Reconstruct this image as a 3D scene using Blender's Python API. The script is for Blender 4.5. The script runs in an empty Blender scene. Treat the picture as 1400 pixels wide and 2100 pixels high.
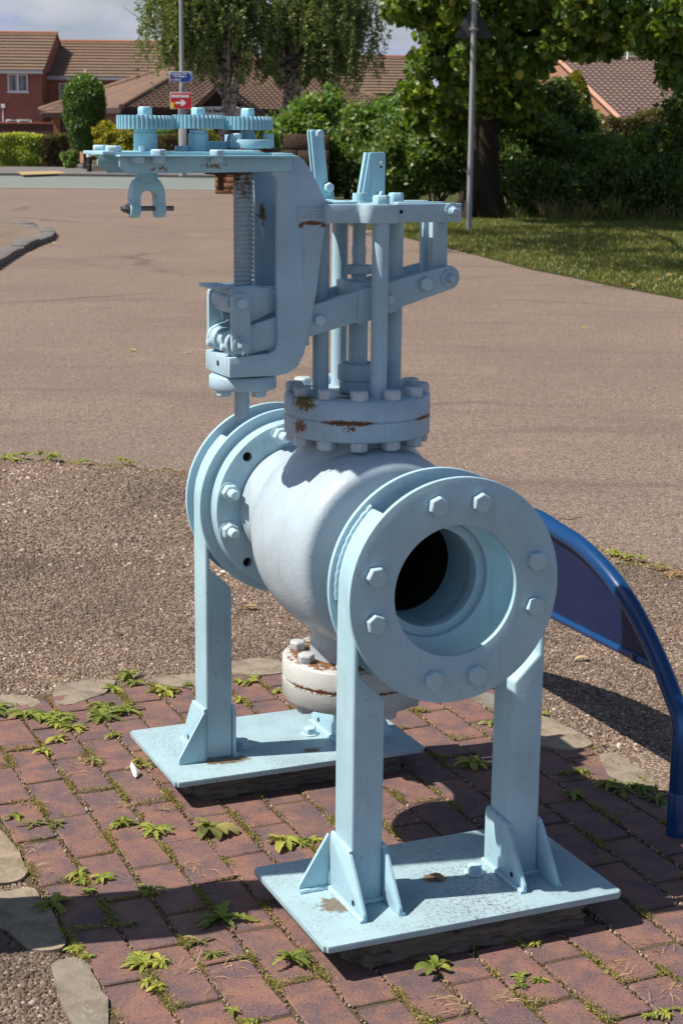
import bpy, bmesh, math, random
import numpy as np
from mathutils import Vector, Matrix, Euler
S = bpy.context.scene
COL = S.collection
PI = math.pi
rnd = random.Random(7)
nr = np.random.default_rng(11)
# ------------------------------------------------------------------ camera
FPX, PITCH, ROLL, CAMH = 3490.4, 0.2184, 0.0102, 1.6
fw = Vector((0, math.cos(PITCH), -math.sin(PITCH)))
up0 = Vector((0, math.sin(PITCH), math.cos(PITCH)))
rt0 = Vector((1, 0, 0))
rt = math.cos(ROLL) * rt0 + math.sin(ROLL) * up0
up = -math.sin(ROLL) * rt0 + math.cos(ROLL) * up0
cd = bpy.data.cameras.new('camera')
cam = bpy.data.objects.new('camera', cd)
COL.objects.link(cam)
cam.matrix_world = Matrix(((rt.x, up.x, -fw.x, 0), (rt.y, up.y, -fw.y, 0), (rt.z, up.z, -fw.z, CAMH), (0, 0, 0, 1)))
cd.sensor_fit = 'VERTICAL'
cd.sensor_height = 36.0
cd.sensor_width = 24.0
cd.lens = FPX / 2100 * 36
cd.clip_start = 0.1
cd.clip_end = 3000
cd.dof.use_dof = True
cd.dof.focus_distance = 3.6
cd.dof.aperture_fstop = 16
S.camera = cam
# ------------------------------------------------------------------ world, sun, exposure
SUN_AZ, SUN_EL = math.radians(-102), math.radians(53.5)
w = bpy.data.worlds.new('World')
S.world = w
w.use_nodes = True
nt = w.node_tree
nt.nodes.clear()
wo = nt.nodes.new('ShaderNodeOutputWorld')
bg = nt.nodes.new('ShaderNodeBackground')
sky = nt.nodes.new('ShaderNodeTexSky')
sky.sky_type = 'NISHITA'
sky.sun_disc = False
sky.sun_elevation = SUN_EL
sky.sun_rotation = SUN_AZ % (2 * PI)
sky.air_density = 1.0
sky.dust_density = 1.0
tc = nt.nodes.new('ShaderNodeTexCoord')
mp = nt.nodes.new('ShaderNodeMapping')
mp.inputs['Scale'].default_value = (1, 1, 2.4)
no = nt.nodes.new('ShaderNodeTexNoise')
no.inputs['Scale'].default_value = 5.5
no.inputs['Detail'].default_value = 7
no.inputs['Roughness'].default_value = .55
cr = nt.nodes.new('ShaderNodeValToRGB')
cr.color_ramp.elements[0].position = .44
cr.color_ramp.elements[1].position = .66
cr.color_ramp.elements[0].color = (.0, .0, .0, 1)
cr.color_ramp.elements[1].color = (.95, .95, .95, 1)
no2 = nt.nodes.new('ShaderNodeTexNoise')
no2.inputs['Scale'].default_value = 16
no2.inputs['Detail'].default_value = 8
cr2 = nt.nodes.new('ShaderNodeValToRGB')
cr2.color_ramp.elements[0].position = .35
cr2.color_ramp.elements[1].position = .68
cr2.color_ramp.elements[0].color = (4.5, 5.0, 7.7, 1)
cr2.color_ramp.elements[1].color = (8.4, 8.3, 9.6, 1)
mx = nt.nodes.new('ShaderNodeMix')
mx.data_type = 'RGBA'
L = nt.links.new
L(tc.outputs['Generated'], mp.inputs['Vector'])
L(mp.outputs[0], no.inputs['Vector'])
L(mp.outputs[0], no2.inputs['Vector'])
# cloud cover thickens towards the horizon, where one looks through more of the layer
sxz = nt.nodes.new('ShaderNodeSeparateXYZ')
L(tc.outputs['Generated'], sxz.inputs[0])
hz1 = nt.nodes.new('ShaderNodeMapRange')
hz1.inputs['From Min'].default_value = 0.0
hz1.inputs['From Max'].default_value = 0.5
hz1.inputs['To Min'].default_value = .20
hz1.inputs['To Max'].default_value = -.2
L(sxz.outputs['Z'], hz1.inputs['Value'])
adn = nt.nodes.new('ShaderNodeMath')
adn.operation = 'ADD'
L(no.outputs['Fac'], adn.inputs[0])
L(hz1.outputs[0], adn.inputs[1])
L(adn.outputs[0], cr.inputs[0])
L(no2.outputs['Fac'], cr2.inputs[0])
L(cr.outputs[0], mx.inputs['Factor'])
L(sky.outputs[0], mx.inputs['A'])
L(cr2.outputs[0], mx.inputs['B'])
L(mx.outputs['Result'], bg.inputs[0])
bg.inputs[1].default_value = 0.062
L(bg.outputs[0], wo.inputs[0])
sd = bpy.data.lights.new('sun', 'SUN')
sd.energy = 5.0
sd.angle = math.radians(0.6)
sd.color = (1, .895, .77)
sun = bpy.data.objects.new('sun', sd)
COL.objects.link(sun)
sdir = Vector((math.sin(SUN_AZ) * math.cos(SUN_EL), math.cos(SUN_AZ) * math.cos(SUN_EL), math.sin(SUN_EL)))
sun.rotation_euler = sdir.to_track_quat('Z', 'Y').to_euler()
S.view_settings.view_transform = 'Standard'
S.view_settings.look = 'None'
S.view_settings.gamma = 1
S.view_settings.use_curve_mapping = False
S.view_settings.exposure = 0.52
S.cycles.max_bounces = 6
S.cycles.transparent_max_bounces = 6
S.cycles.use_denoising = True


def gp(u, v, z=0.0):
    d = fw + rt * ((u - 700) / FPX) - up * ((v - 1050) / FPX)
    t = (z - CAMH) / d.z
    return Vector((d.x * t, d.y * t, z))


def at(u, v, Y):
    d = fw + rt * ((u - 700) / FPX) - up * ((v - 1050) / FPX)
    t = Y / d.y
    return Vector((d.x * t, Y, CAMH + d.z * t))


# ------------------------------------------------------------------ materials
class NB:
    def __init__(s, name):
        s.m = bpy.data.materials.new(name)
        s.m.use_nodes = True
        s.t = s.m.node_tree
        s.p = s.t.nodes['Principled BSDF']
        s.out = s.t.nodes['Material Output']
        s.p.inputs['Specular IOR Level'].default_value = .35
        s._tc = None

    def n(s, typ, **kw):
        x = s.t.nodes.new(typ)
        for k, v in kw.items():
            if hasattr(x, k) and k not in x.inputs:
                setattr(x, k, v)
            else:
                x.inputs[k].default_value = v
        return x

    def l(s, a, b):
        s.t.links.new(a, b)

    def tc(s, which='Object'):
        if s._tc is None:
            s._tc = s.n('ShaderNodeTexCoord')
        return s._tc.outputs[which]

    def noise(s, scale, detail=3, rough=.55, vec=None, dist=0.0):
        x = s.n('ShaderNodeTexNoise', Scale=scale, Detail=detail, Roughness=rough, Distortion=dist)
        s.l(vec if vec else s.tc(), x.inputs['Vector'])
        return x.outputs['Fac']

    def ramp(s, src, stops):
        r = s.n('ShaderNodeValToRGB')
        e = r.color_ramp.elements
        while len(e) < len(stops):
            e.new(.5)
        for i, (p, c) in enumerate(stops):
            e[i].position = p
            e[i].color = (c, c, c, 1) if not hasattr(c, '__len__') else (*c[:3], 1)
        s.l(src, r.inputs[0])
        return r.outputs[0]

    def mix(s, fac, a, b, mode='MIX'):
        x = s.n('ShaderNodeMix', data_type='RGBA', blend_type=mode)
        for key, v in (('Factor', fac), ('A', a), ('B', b)):
            inp = x.inputs[key]
            if key == 'Factor':
                inp = x.inputs[0]
            else:
                inp = [i for i in x.inputs if i.name == key and i.type == 'RGBA'][0]
            if isinstance(v, (int, float)):
                inp.default_value = v if inp.type == 'VALUE' else (v, v, v, 1)
            elif isinstance(v, (tuple, list)):
                inp.default_value = (*v[:3], 1)
            else:
                s.l(v, inp)
        return [o for o in x.outputs if o.type == 'RGBA'][0]

    def math(s, op, a, b=None, clamp=False):
        x = s.n('ShaderNodeMath', operation=op, use_clamp=clamp)
        for i, v in enumerate((a, b)):
            if v is None:
                continue
            if isinstance(v, (int, float)):
                x.inputs[i].default_value = v
            else:
                s.l(v, x.inputs[i])
        return x.outputs[0]

    def bump(s, h, strength=.3, dist=.002, prev=None):
        b = s.n('ShaderNodeBump', Strength=strength, Distance=dist)
        s.l(h, b.inputs['Height'])
        if prev:
            s.l(prev, b.inputs['Normal'])
        return b.outputs[0]

    def fin(s, col=None, rough=.6, nrm=None, metal=0, spec=None):
        if col is not None:
            if isinstance(col, (tuple, list)):
                s.p.inputs['Base Color'].default_value = (*col[:3], 1)
            else:
                s.l(col, s.p.inputs['Base Color'])
        if isinstance(rough, (int, float)):
            s.p.inputs['Roughness'].default_value = rough
        else:
            s.l(rough, s.p.inputs['Roughness'])
        if nrm:
            s.l(nrm, s.p.inputs['Normal'])
        s.p.inputs['Metallic'].default_value = metal
        if spec is not None:
            s.p.inputs['Specular IOR Level'].default_value = spec
        return s.m

    def blob(s, c, r):
        """1 at the ellipsoid's centre, 0 outside (object coordinates)"""
        a = s.n('ShaderNodeVectorMath', operation='SUBTRACT')
        s.l(s.tc(), a.inputs[0])
        a.inputs[1].default_value = c
        b = s.n('ShaderNodeVectorMath', operation='DIVIDE')
        s.l(a.outputs[0], b.inputs[0])
        b.inputs[1].default_value = r
        d = s.n('ShaderNodeVectorMath', operation='LENGTH')
        s.l(b.outputs[0], d.inputs[0])
        return s.math('SUBTRACT', 1.0, d.outputs['Value'], True)


RUST = ((.085, .036, .016), (.20, .088, .032))
LICHEN = ((.055, .05, .02), (.22, .15, .02))


def paint(name, col, stains=(), dirt=.0, rough=.42, lump=.25, specks=.5):
    b = NB(name)
    n1 = b.noise(9, 4)
    base = b.mix(b.ramp(n1, [(.3, 0), (.7, 1)]), tuple(c * .9 for c in col), tuple(min(1, c * 1.07) for c in col))
    # fine paint chips showing dark primer
    sp = b.ramp(b.noise(150, 2, .4), [(.765 - .05 * specks, 0), (.79 - .05 * specks, 1)])
    base = b.mix(b.math('MULTIPLY', sp, .75), base, (.05, .04, .035))
    st = b.ramp(b.noise(28, 5, .7), [(.55, 0), (.8, 1)])
    base = b.mix(b.math('MULTIPLY', st, .22), base, (.22, .2, .16))
    # grime washed down in faint vertical runs, and chalky patches
    mpv = b.n('ShaderNodeMapping')
    mpv.inputs['Scale'].default_value = (70, 70, 5)
    b.l(b.tc(), mpv.inputs[0])
    run = b.math('MULTIPLY', b.ramp(b.noise(1.0, 4, .6, mpv.outputs[0]), [(.52, 0), (.74, 1)]), b.ramp(b.noise(6, 3), [(.40, 0), (.65, 1)]))
    base = b.mix(b.math('MULTIPLY', run, .30), base, (.17, .16, .14))
    base = b.mix(b.math('MULTIPLY', b.ramp(b.noise(3.3, 5, .65), [(.5, 0), (.72, 1)]), .22), base, tuple(min(1, c * .55 + .33) for c in col))
    if dirt:
        g = b.n('ShaderNodeNewGeometry')
        sx = b.n('ShaderNodeSeparateXYZ')
        b.l(g.outputs['Normal'], sx.inputs[0])
        upm = b.ramp(sx.outputs['Z'], [(.8, 0), (.97, 1)])
        d1 = b.ramp(b.noise(150, 5, .75), [(.50, 0), (.62, 1)])
        d2 = b.ramp(b.noise(5.5, 4), [(.42, 0), (.68, 1)])
        m = b.math('MULTIPLY', b.math('MULTIPLY', d1, d2), upm)
        base = b.mix(b.math('MULTIPLY', m, dirt), base, (.10, .085, .065))
    rr = rough
    for k, (pal, c, r, sc, th) in enumerate(stains):
        m = b.blob(c, r)
        nz = b.noise(sc, 6, .7)
        v = b.math('ADD', b.math('MULTIPLY', m, 1.1), b.math('MULTIPLY', b.math('SUBTRACT', nz, .5), 1.5))
        mask = b.ramp(v, [(th, 0), (th + .16, 1)])
        mask = b.math('MULTIPLY', mask, b.ramp(m, [(0, 0), (.12, 1)]))
        cc = b.mix(b.noise(sc * 2.3, 3), pal[0], pal[1])
        base = b.mix(mask, base, cc)
    h = b.noise(140, 2, .5)
    nb = b.bump(h, lump, .0012)
    nb = b.bump(b.noise(26, 3), lump * .6, .003, nb)
    return b.fin(base, rough, nb)


PALE = (.345, .545, .65)
GREY = (.37, .51, .61)
M = {}
M['stand'] = paint('pale_blue_paint', PALE, dirt=.85, stains=[])
M['stand_plate'] = paint('pale_blue_plate_paint', (.30, .445, .51), dirt=.95, stains=[
    (((.10, .075, .045), (.16, .12, .08)), (-.17, .365, .07), (.12, .05, .03), 30, .55),
    (((.10, .075, .045), (.16, .12, .08)), (0.06, .36, .07), (.05, .03, .03), 40, .5),
    (((.12, .08, .05), (.16, .12, .08)), (.0, -.46, .076), (.045, .04, .02), 60, .4),
    (((.10, .09, .07), (.2, .18, .14)), (-.24, -.50, .076), (.08, .08, .02), 60, .55)], specks=.9)
M['body'] = paint('grey_blue_body_paint', (.375, .475, .55), rough=.36, lump=.5, stains=[
    (RUST, (0, -.19, .985), (.16, .02, .02), 60, .55),
    (RUST, (0, -.03, .50), (.14, .14, .06), 30, .62),
    (((.07, .06, .045), (.14, .12, .08)), (-.05, -.06, .55), (.25, .25, .12), 45, .72)])
M['bonnet'] = paint('bonnet_paint', (.315, .445, .55), stains=[
    (RUST, (-.085, -.165, 1.001), (.115, .07, .0105), 150, .40),
    (RUST, (-.075, -.165, .988), (.05, .06, .028), 170, .80),
    (RUST, (-.155, -.08, .985), (.03, .06, .040), 110, .66),
    (RUST, (.10, -.13, 1.002), (.12, .09, .008), 60, .40),
    (LICHEN, (-.145, -.08, 1.040), (.06, .08, .052), 75, .56),
    (LICHEN, (-.05, -.11, 1.05), (.10, .05, .014), 45, .55),
    (LICHEN, (.0, -.03, 1.049), (.16, .16, .012), 26, .60),
    (RUST, (.13, -.10, 1.02), (.05, .05, .05), 50, .75)], lump=.45)
M['bottom'] = paint('bottom_flange_paint', (.43, .455, .45), stains=[
    (RUST, (0, -.03, .447), (.19, .19, .009), 60, .17),
    (RUST, (-.03, -.09, .398), (.21, .16, .012), 120, .27),
    (RUST, (-.1, -.1, .40), (.12, .12, .06), 70, .84)], lump=.4)
M['frame'] = paint('grey_blue_frame_paint', (.33, .49, .60), stains=[
    (RUST, (-.1425, -.108, 1.4185), (.040, .03, .0085), 170, .40),
    (RUST, (-.118, -.108, 1.4145), (.014, .03, .011), 170, .52),
    (RUST, (-.166, -.108, 1.414), (.012, .03, .012), 170, .55),
    (RUST, (-.29, -.06, 1.142), (.05, .06, .006), 60, .55),
    (LICHEN, (-.2, .02, 1.43), (.03, .06, .06), 40, .6)])
M['top'] = paint('gear_blue_paint', (.31, .56, .67), stains=[
    (((.15, .10, .04), (.22, .16, .09)), (-.47, -.1, 1.53), (.07, .06, .03), 90, .78),
    (((.15, .10, .04), (.22, .16, .09)), (-.36, -.1, 1.535), (.12, .06, .02), 90, .80),
    (LICHEN, (-.24, -.1, 1.566), (.05, .05, .008), 50, .45),
    (LICHEN, (-.45, -.1, 1.566), (.03, .03, .01), 60, .45)], specks=.7)
M['lever'] = paint('lever_blue_paint', (.33, .49, .585), specks=.4)
M['screw'] = paint('screw_paint', (.34, .43, .48), stains=[
    (((.10, .075, .05), (.17, .13, .09)), (-.265, -.03, 1.53), (.06, .06, .17), 90, .62)], rough=.5)
M['bolt'] = paint('bolt_paint', (.40, .58, .67), specks=.4)
M['bolt_body'] = paint('bonnet_bolt_paint', (.44, .52, .58), stains=[
    (LICHEN, (0, 0, .012), (.03, .03, .03), 45, .72)])
M['bolt_rust'] = paint('rusty_bolt_paint', (.45, .49, .52), stains=[(RUST, (0, 0, 0), (.035, .035, .016), 60, .5)])
M['steel'] = NB('bare_steel').fin((.17, .165, .17), .45, None, .8)
b = NB('hole_shade_black')
M['black'] = b.fin((.008, .007, .007), .9)  # near-black colour standing in for the shade inside holes
b = NB('brown_steel')
M['rusty'] = b.fin(b.mix(b.noise(60, 5), (.04, .025, .018), (.13, .06, .03)), .8, b.bump(b.noise(120, 3), .4))
b = NB('gloss_blue')
M['hoop'] = b.fin(b.mix(b.noise(12, 4), (.003, .036, .13), (.004, .05, .17)), .26, b.bump(b.noise(220, 2), .05), 0, .5)
b = NB('navy_panel')
c = b.mix(b.ramp(b.noise(7, 6, .7), [(.45, 0), (.75, 1)]), (.005, .013, .058), (.014, .02, .055))
M['panel'] = b.fin(c, .45)
b = NB('concrete')
c = b.mix(b.noise(60, 6, .75), (.10, .09, .075), (.34, .31, .27))
M['concrete'] = b.fin(c, .95, b.bump(b.noise(70, 6, .8), 1, .012))
# bricks
b = NB('paving_brick')
oi = b.n('ShaderNodeObjectInfo')
va = b.n('ShaderNodeVectorMath', operation='ADD')
cmb = b.n('ShaderNodeCombineXYZ')
b.l(b.math('MULTIPLY', oi.outputs['Random'], 37.0), cmb.inputs[0])
b.l(b.math('MULTIPLY', oi.outputs['Random'], 91.0), cmb.inputs[1])
b.l(b.tc(), va.inputs[0])
b.l(cmb.outputs[0], va.inputs[1])
V = va.outputs[0]
c = b.ramp(oi.outputs['Random'], [(0, (.150, .086, .086)), (.3, (.185, .100, .086)), (.55, (.150, .094, .084)), (.8, (.215, .105, .078)), (1, (.165, .09, .09))])
c = b.mix(b.ramp(b.noise(16, 5, .65, V), [(.4, 0), (.66, 1)]), c, (.245, .130, .09))
c = b.mix(b.ramp(b.noise(11, 4, .6, V, .6), [(.43, 0), (.62, 1)]), c, (.115, .078, .084))
c = b.mix(b.math('MULTIPLY', b.ramp(b.noise(230, 2, .5, V), [(.56, 0), (.64, 1)]), .55), c, (.34, .17, .11))
c = b.mix(b.math('MULTIPLY', b.ramp(b.noise(190, 2, .5, V), [(.61, 0), (.66, 1)]), .8), c, (.035, .022, .025))
c = b.mix(b.math('MULTIPLY', b.ramp(b.noise(60, 4, .7, V), [(.60, 0), (.78, 1)]), .35), c, (.27, .21, .17))
c = b.mix(1.0, c, (.90, .93, 1.0), 'MULTIPLY')
nb = b.bump(b.noise(260, 4, .7, V), .35, .0012)
nb = b.bump(b.noise(22, 4, .6, V), .5, .006, nb)
M['brick'] = b.fin(c, .78, nb)
b = NB('sandstone_sett')
oi = b.n('ShaderNodeObjectInfo')
c = b.ramp(oi.outputs['Random'], [(0, (.30, .25, .19)), (.5, (.255, .22, .175)), (.75, (.20, .185, .175)), (1, (.28, .23, .17))])
c = b.mix(b.ramp(b.noise(14, 6, .7), [(.45, 0), (.7, 1)]), c, (.13, .105, .075))
c = b.mix(b.math('MULTIPLY', b.ramp(b.noise(7, 6, .7), [(.60, 0), (.66, 1)]), .7), c, (.33, .34, .28))
nb = b.bump(b.noise(30, 7, .7), .8, .010)
M['sett'] = b.fin(c, .9, nb)
b = NB('joint_soil')
c = b.mix(b.noise(150, 4, .7), (.06, .045, .03), (.22, .17, .10))
M['soil'] = b.fin(c, .95, b.bump(b.noise(140, 5, .8), 1, .01))
b = NB('gravel_binder')
c = b.mix(b.noise(170, 4, .75), (.035, .026, .021), (.23, .165, .12))
c = b.mix(b.ramp(b.noise(1.6, 5, .6), [(.42, 0), (.65, .7)]), c, (.05, .038, .031))
vo = b.n('ShaderNodeTexVoronoi', Scale=95.0)
b.l(b.tc(), vo.inputs['Vector'])
c = b.mix(b.ramp(vo.outputs['Distance'], [(.15, 1), (.55, 0)]), c, b.mix(b.noise(60, 2), (.33, .25, .19), (.42, .36, .3)))
M['gravel'] = b.fin(c, .9, b.bump(vo.outputs['Distance'], -.9, .008))
b = NB('pebble')
at_ = b.n('ShaderNodeAttribute', attribute_name='Col')
sx = b.n('ShaderNodeSeparateXYZ')
b.l(at_.outputs['Vector'], sx.inputs[0])
c = b.ramp(sx.outputs['X'], [(0, (.05, .038, .031)), (.25, (.145, .098, .07)), (.5, (.25, .175, .12)), (.75, (.18, .128, .105)), (.93, (.40, .31, .235)), (1, (.60, .54, .47))])
lic = b.ramp(b.noise(8.5, 6, .75), [(.63, 0), (.68, 1)])
c = b.mix(b.math('MULTIPLY', lic, .7), c, (.40, .37, .32))
drk = b.ramp(b.noise(.9, 5, .65), [(.38, 0), (.58, 1)])
c = b.mix(b.math('MULTIPLY', drk, .62), c, (.055, .043, .036))
M['pebble'] = b.fin(c, .75, b.bump(b.noise(300, 2), .2, .001))
b = NB('tarmac')
f = b.noise(95, 3, .75)
c = b.mix(b.ramp(f, [(.36, 0), (.64, 1)]), (.062, .048, .040), (.345, .262, .215))
f2 = b.noise(27, 5, .85)
c = b.mix(b.ramp(f2, [(.36, .9), (.50, 0)]), c, (.06, .045, .037))
c = b.mix(b.ramp(b.noise(55, 2, .6), [(.60, 0), (.67, .85)]), c, (.46, .37, .31))
c = b.mix(b.ramp(b.noise(.45, 6, .6), [(.35, 0), (.7, .45)]), c, (.125, .094, .08))
c = b.mix(b.ramp(b.noise(2.2, 6, .75), [(.55, 0), (.72, .35)]), c, (.31, .24, .2))
vc = b.n('ShaderNodeTexVoronoi', feature='DISTANCE_TO_EDGE', Scale=.16)
vd = b.n('ShaderNodeVectorMath', operation='ADD')
nn_ = b.n('ShaderNodeTexNoise', Scale=.9, Detail=6.0, Roughness=.7)
b.l(b.tc(), nn_.inputs['Vector'])
b.l(b.tc(), vd.inputs[0])
b.l(nn_.outputs['Color'], vd.inputs[1])
b.l(vd.outputs[0], vc.inputs['Vector'])
c = b.mix(b.math('MULTIPLY', b.ramp(vc.outputs['Distance'], [(.004, .6), (.016, 0)]), b.ramp(b.noise(.3, 2), [(.45, 0), (.6, 1)])), c, (.06, .048, .042))
mpn = b.n('ShaderNodeMapping')
mpn.inputs['Scale'].default_value = (.25, 1.5, 1)
mpn.inputs['Rotation'].default_value = (0, 0, .5)
b.l(b.tc(), mpn.inputs[0])
c = b.mix(b.ramp(b.noise(.8, 6, .7, mpn.outputs[0], .5), [(.56, 0), (.70, .55)]), c, (.085, .066, .058))
M['tarmac'] = b.fin(c, .9, b.bump(f, .8, .006))
b = NB('green_road')
c = b.mix(b.noise(3, 8, .8), (.125, .15, .145), (.20, .235, .225))
M['road'] = b.fin(c, .9)
b = NB('dark_pavement')
c = b.mix(b.noise(4, 8, .8), (.10, .095, .095), (.18, .17, .165))
M['pave'] = b.fin(c, .9)
b = NB('white_marking')
M['white'] = b.fin((.48, .48, .46), .7)
b = NB('white_plastic')
M['upvc'] = b.fin((.78, .79, .80), .4)
b = NB('tactile_yellow')
M['tactile'] = b.fin((.36, .28, .14), .8)
b = NB('lawn_soil')
c = b.mix(b.noise(9, 6, .7), (.022, .045, .008), (.095, .105, .03))
c = b.mix(b.ramp(b.noise(1.1, 6, .7), [(.55, 0), (.7, .7)]), c, (.17, .13, .06))
M['lawn'] = b.fin(c, .95, b.bump(b.noise(40, 5, .8), 1, .05))


def attr_ramp(b, stops):
    a = b.n('ShaderNodeAttribute', attribute_name='Col')
    sx = b.n('ShaderNodeSeparateXYZ')
    b.l(a.outputs['Vector'], sx.inputs[0])
    return b.ramp(sx.outputs['X'], stops), sx


def leafmat(name, stops, trans=.42, rough=.42, spec=.5):
    b = NB(name)
    c, sx = attr_ramp(b, stops)
    b.fin(c, rough, None, 0, spec)
    tr = b.n('ShaderNodeBsdfTranslucent')
    b.l(b.mix(1.0, c, (1.5, 1.35, .5), 'MULTIPLY'), tr.inputs[0])
    ms = b.n('ShaderNodeMixShader')
    ms.inputs[0].default_value = trans
    b.l(b.p.outputs[0], ms.inputs[1])
    b.l(tr.outputs[0], ms.inputs[2])
    b.l(ms.outputs[0], b.out.inputs[0])
    return b.m


M['birch'] = leafmat('birch_leaves', [(0, (0.066, 0.107, 0.041)), (.5, (0.136, 0.195, 0.066)), (.85, (0.210, 0.254, 0.100)), (1, (0.354, 0.332, 0.133))])
M['lime'] = leafmat('big_leaves', [(0, (0.052, 0.113, 0.028)), (.5, (0.121, 0.215, 0.037)), (.85, (0.243, 0.315, 0.047)), (1, (0.629, 0.598, 0.078))], .4)
M['shrub'] = leafmat('shrub_leaves', [(0, (0.049, 0.116, 0.028)), (.5, (0.124, 0.235, 0.055)), (.9, (0.235, 0.359, 0.097)), (1, (0.442, 0.386, 0.110))])
M['shrub_dark'] = leafmat('dark_shrub_leaves', [(0, (0.039, 0.094, 0.023)), (.5, (0.099, 0.182, 0.044)), (.9, (0.215, 0.299, 0.074)), (1, (0.530, 0.397, 0.165))])
M['yellow_shrub'] = leafmat('golden_shrub_leaves', [(0, (0.090, 0.120, 0.018)), (.5, (0.270, 0.285, 0.030)), (1, (0.480, 0.420, 0.053))])
M['hedge'] = leafmat('hedge_leaves', [(0, (0.119, 0.177, 0.041)), (.5, (0.289, 0.391, 0.068)), (1, (0.578, 0.646, 0.119))])
M['hedge_dry'] = leafmat('dry_hedge_leaves', [(0, (0.045, 0.038, 0.018)), (.5, (0.090, 0.083, 0.033)), (1, (0.150, 0.150, 0.053))])
M['conifer'] = leafmat('conifer_leaves', [(0, (0.036, 0.080, 0.016)), (.5, (0.080, 0.160, 0.024)), (.9, (0.140, 0.280, 0.030)), (1, (0.200, 0.380, 0.040))], .2)
M['weed'] = leafmat('weed_leaves', [(0, (0.099, 0.143, 0.034)), (.5, (0.234, 0.286, 0.055)), (1, (0.414, 0.415, 0.091))], .3, .6, .25)
M['weed_dull'] = leafmat('dull_weed_leaves', [(0, (0.109, 0.128, 0.042)), (.5, (0.202, 0.225, 0.071)), (1, (0.342, 0.300, 0.115))], .3, .65, .2)
M['moss'] = leafmat('moss', [(0, (0.096, 0.114, 0.019)), (.5, (0.224, 0.228, 0.040)), (.8, (0.320, 0.289, 0.064)), (1, (0.432, 0.304, 0.144))], .2, .8)
M['straw'] = leafmat('straw', [(0, (0.225, 0.150, 0.062)), (.5, (0.375, 0.263, 0.125)), (1, (0.550, 0.425, 0.237))], .2, .7)
M['grass'] = leafmat('grass_blades', [(0, (0.051, 0.092, 0.014)), (.5, (0.122, 0.169, 0.029)), (.85, (0.225, 0.231, 0.048)), (1, (0.448, 0.322, 0.121))], .3)
M['deadleaf'] = leafmat('dead_leaf', [(0, (.25, .15, .06)), (.5, (.40, .28, .12)), (1, (.5, .42, .22))], .2)
M['feather'] = NB('feather').fin((.8, .78, .75), .7)
b = NB('bark_dark')
c = b.mix(b.noise(14, 6, .75), (.018, .014, .010), (.085, .065, .045))
M['bark'] = b.fin(c, .95, b.bump(b.noise(7, 7, .85), 1, .16))
b = NB('bark_birch')
mpb = b.n('ShaderNodeMapping')
mpb.inputs['Scale'].default_value = (1, 1, 2.2)
b.l(b.tc(), mpb.inputs[0])
c = b.mix(b.ramp(b.noise(3.2, 6, .75, mpb.outputs[0]), [(.42, 0), (.6, 1)]), (.035, .028, .022), (.40, .35, .29))
M['bark_birch'] = b.fin(c, .9, b.bump(b.noise(9, 5, .8), 1, .04))
M['stem'] = NB('stem').fin((.10, .065, .035), .9)


def roof(name, c1, c2, sc=1.0, wh=.3):
    b = NB(name)
    c = b.mix(b.noise(1.3 * sc, 7, .8), c1, c2)
    c = b.mix(b.ramp(b.noise(4.5 * sc, 5, .8), [(.66, 0), (.72, wh)]), c, (.55, .50, .45))
    c = b.mix(b.ramp(b.noise(.55 * sc, 5, .7), [(.50, 0), (.75, .5)]), c, (.27, .20, .10))
    return b.fin(c, .9)


M['roof_tan'] = roof('tan_concrete_tiles', (.15, .105, .078), (.27, .19, .14))
M['roof_brown'] = roof('brown_pantiles', (.108, .070, .054), (.19, .124, .098), 1, .5)
M['ridge'] = NB('ridge_tile').fin((.26, .12, .075), .9)
M['roof_grey'] = roof('pink_grey_tiles', (.15, .105, .095), (.235, .165, .15), 1, .35)


def brickwall(name, c1, c2, mort):
    b = NB(name)
    geo = b.n('ShaderNodeNewGeometry')
    sp = b.n('ShaderNodeSeparateXYZ')
    b.l(b.tc(), sp.inputs[0])
    cb = b.n('ShaderNodeCombineXYZ')
    b.l(b.math('ADD', sp.outputs['X'], sp.outputs['Y']), cb.inputs[0])
    b.l(sp.outputs['Z'], cb.inputs[1])
    bt = b.n('ShaderNodeTexBrick', Scale=1.0)
    bt.inputs['Brick Width'].default_value = .225
    bt.inputs['Row Height'].default_value = .075
    bt.inputs['Mortar Size'].default_value = .008
    bt.inputs['Color1'].default_value = (*c1, 1)
    bt.inputs['Color2'].default_value = (*c2, 1)
    bt.inputs['Mortar'].default_value = (*mort, 1)
    b.l(cb.outputs[0], bt.inputs['Vector'])
    c = b.mix(b.math('MULTIPLY', b.noise(.8, 6, .7), .3), bt.outputs['Color'], (.12, .05, .035))
    return b.fin(c, .9, b.bump(bt.outputs['Fac'], -.5, .01))


M['wall_red'] = brickwall('red_brick_wall', (.43, .125, .085), (.31, .095, .07), (.30, .20, .16))
M['wall_orange'] = brickwall('orange_brick_wall', (.40, .21, .12), (.33, .16, .09), (.30, .22, .16))
M['wall_dark'] = brickwall('dark_brick_wall', (.11, .042, .036), (.075, .03, .03), (.09, .06, .05))
M['timber'] = NB('dark_timber').fin((.045, .022, .020), .7)
M['fascia'] = NB('dark_fascia').fin((.05, .035, .032), .6)
M['fascia_l'] = NB('grey_fascia').fin((.45, .45, .48), .5)
M['orange'] = NB('orange_panel').fin((.5, .10, .035), .6)
b = NB('window_glass')
M['glass'] = b.fin(b.mix(b.ramp(b.noise(6, 2), [(.45, 0), (.6, 1)]), (.03, .033, .04), (.10, .10, .11)), .08, None, 0, .5)
M['blind'] = NB('blind').fin((.38, .36, .34), .8)
b = NB('red_sandstone')
c = b.mix(b.noise(3.5, 6, .7), (.24, .105, .06), (.42, .22, .13))
c = b.mix(b.ramp(b.noise(1.4, 5, .7), [(.5, 0), (.7, .6)]), c, (.13, .08, .055))
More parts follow.
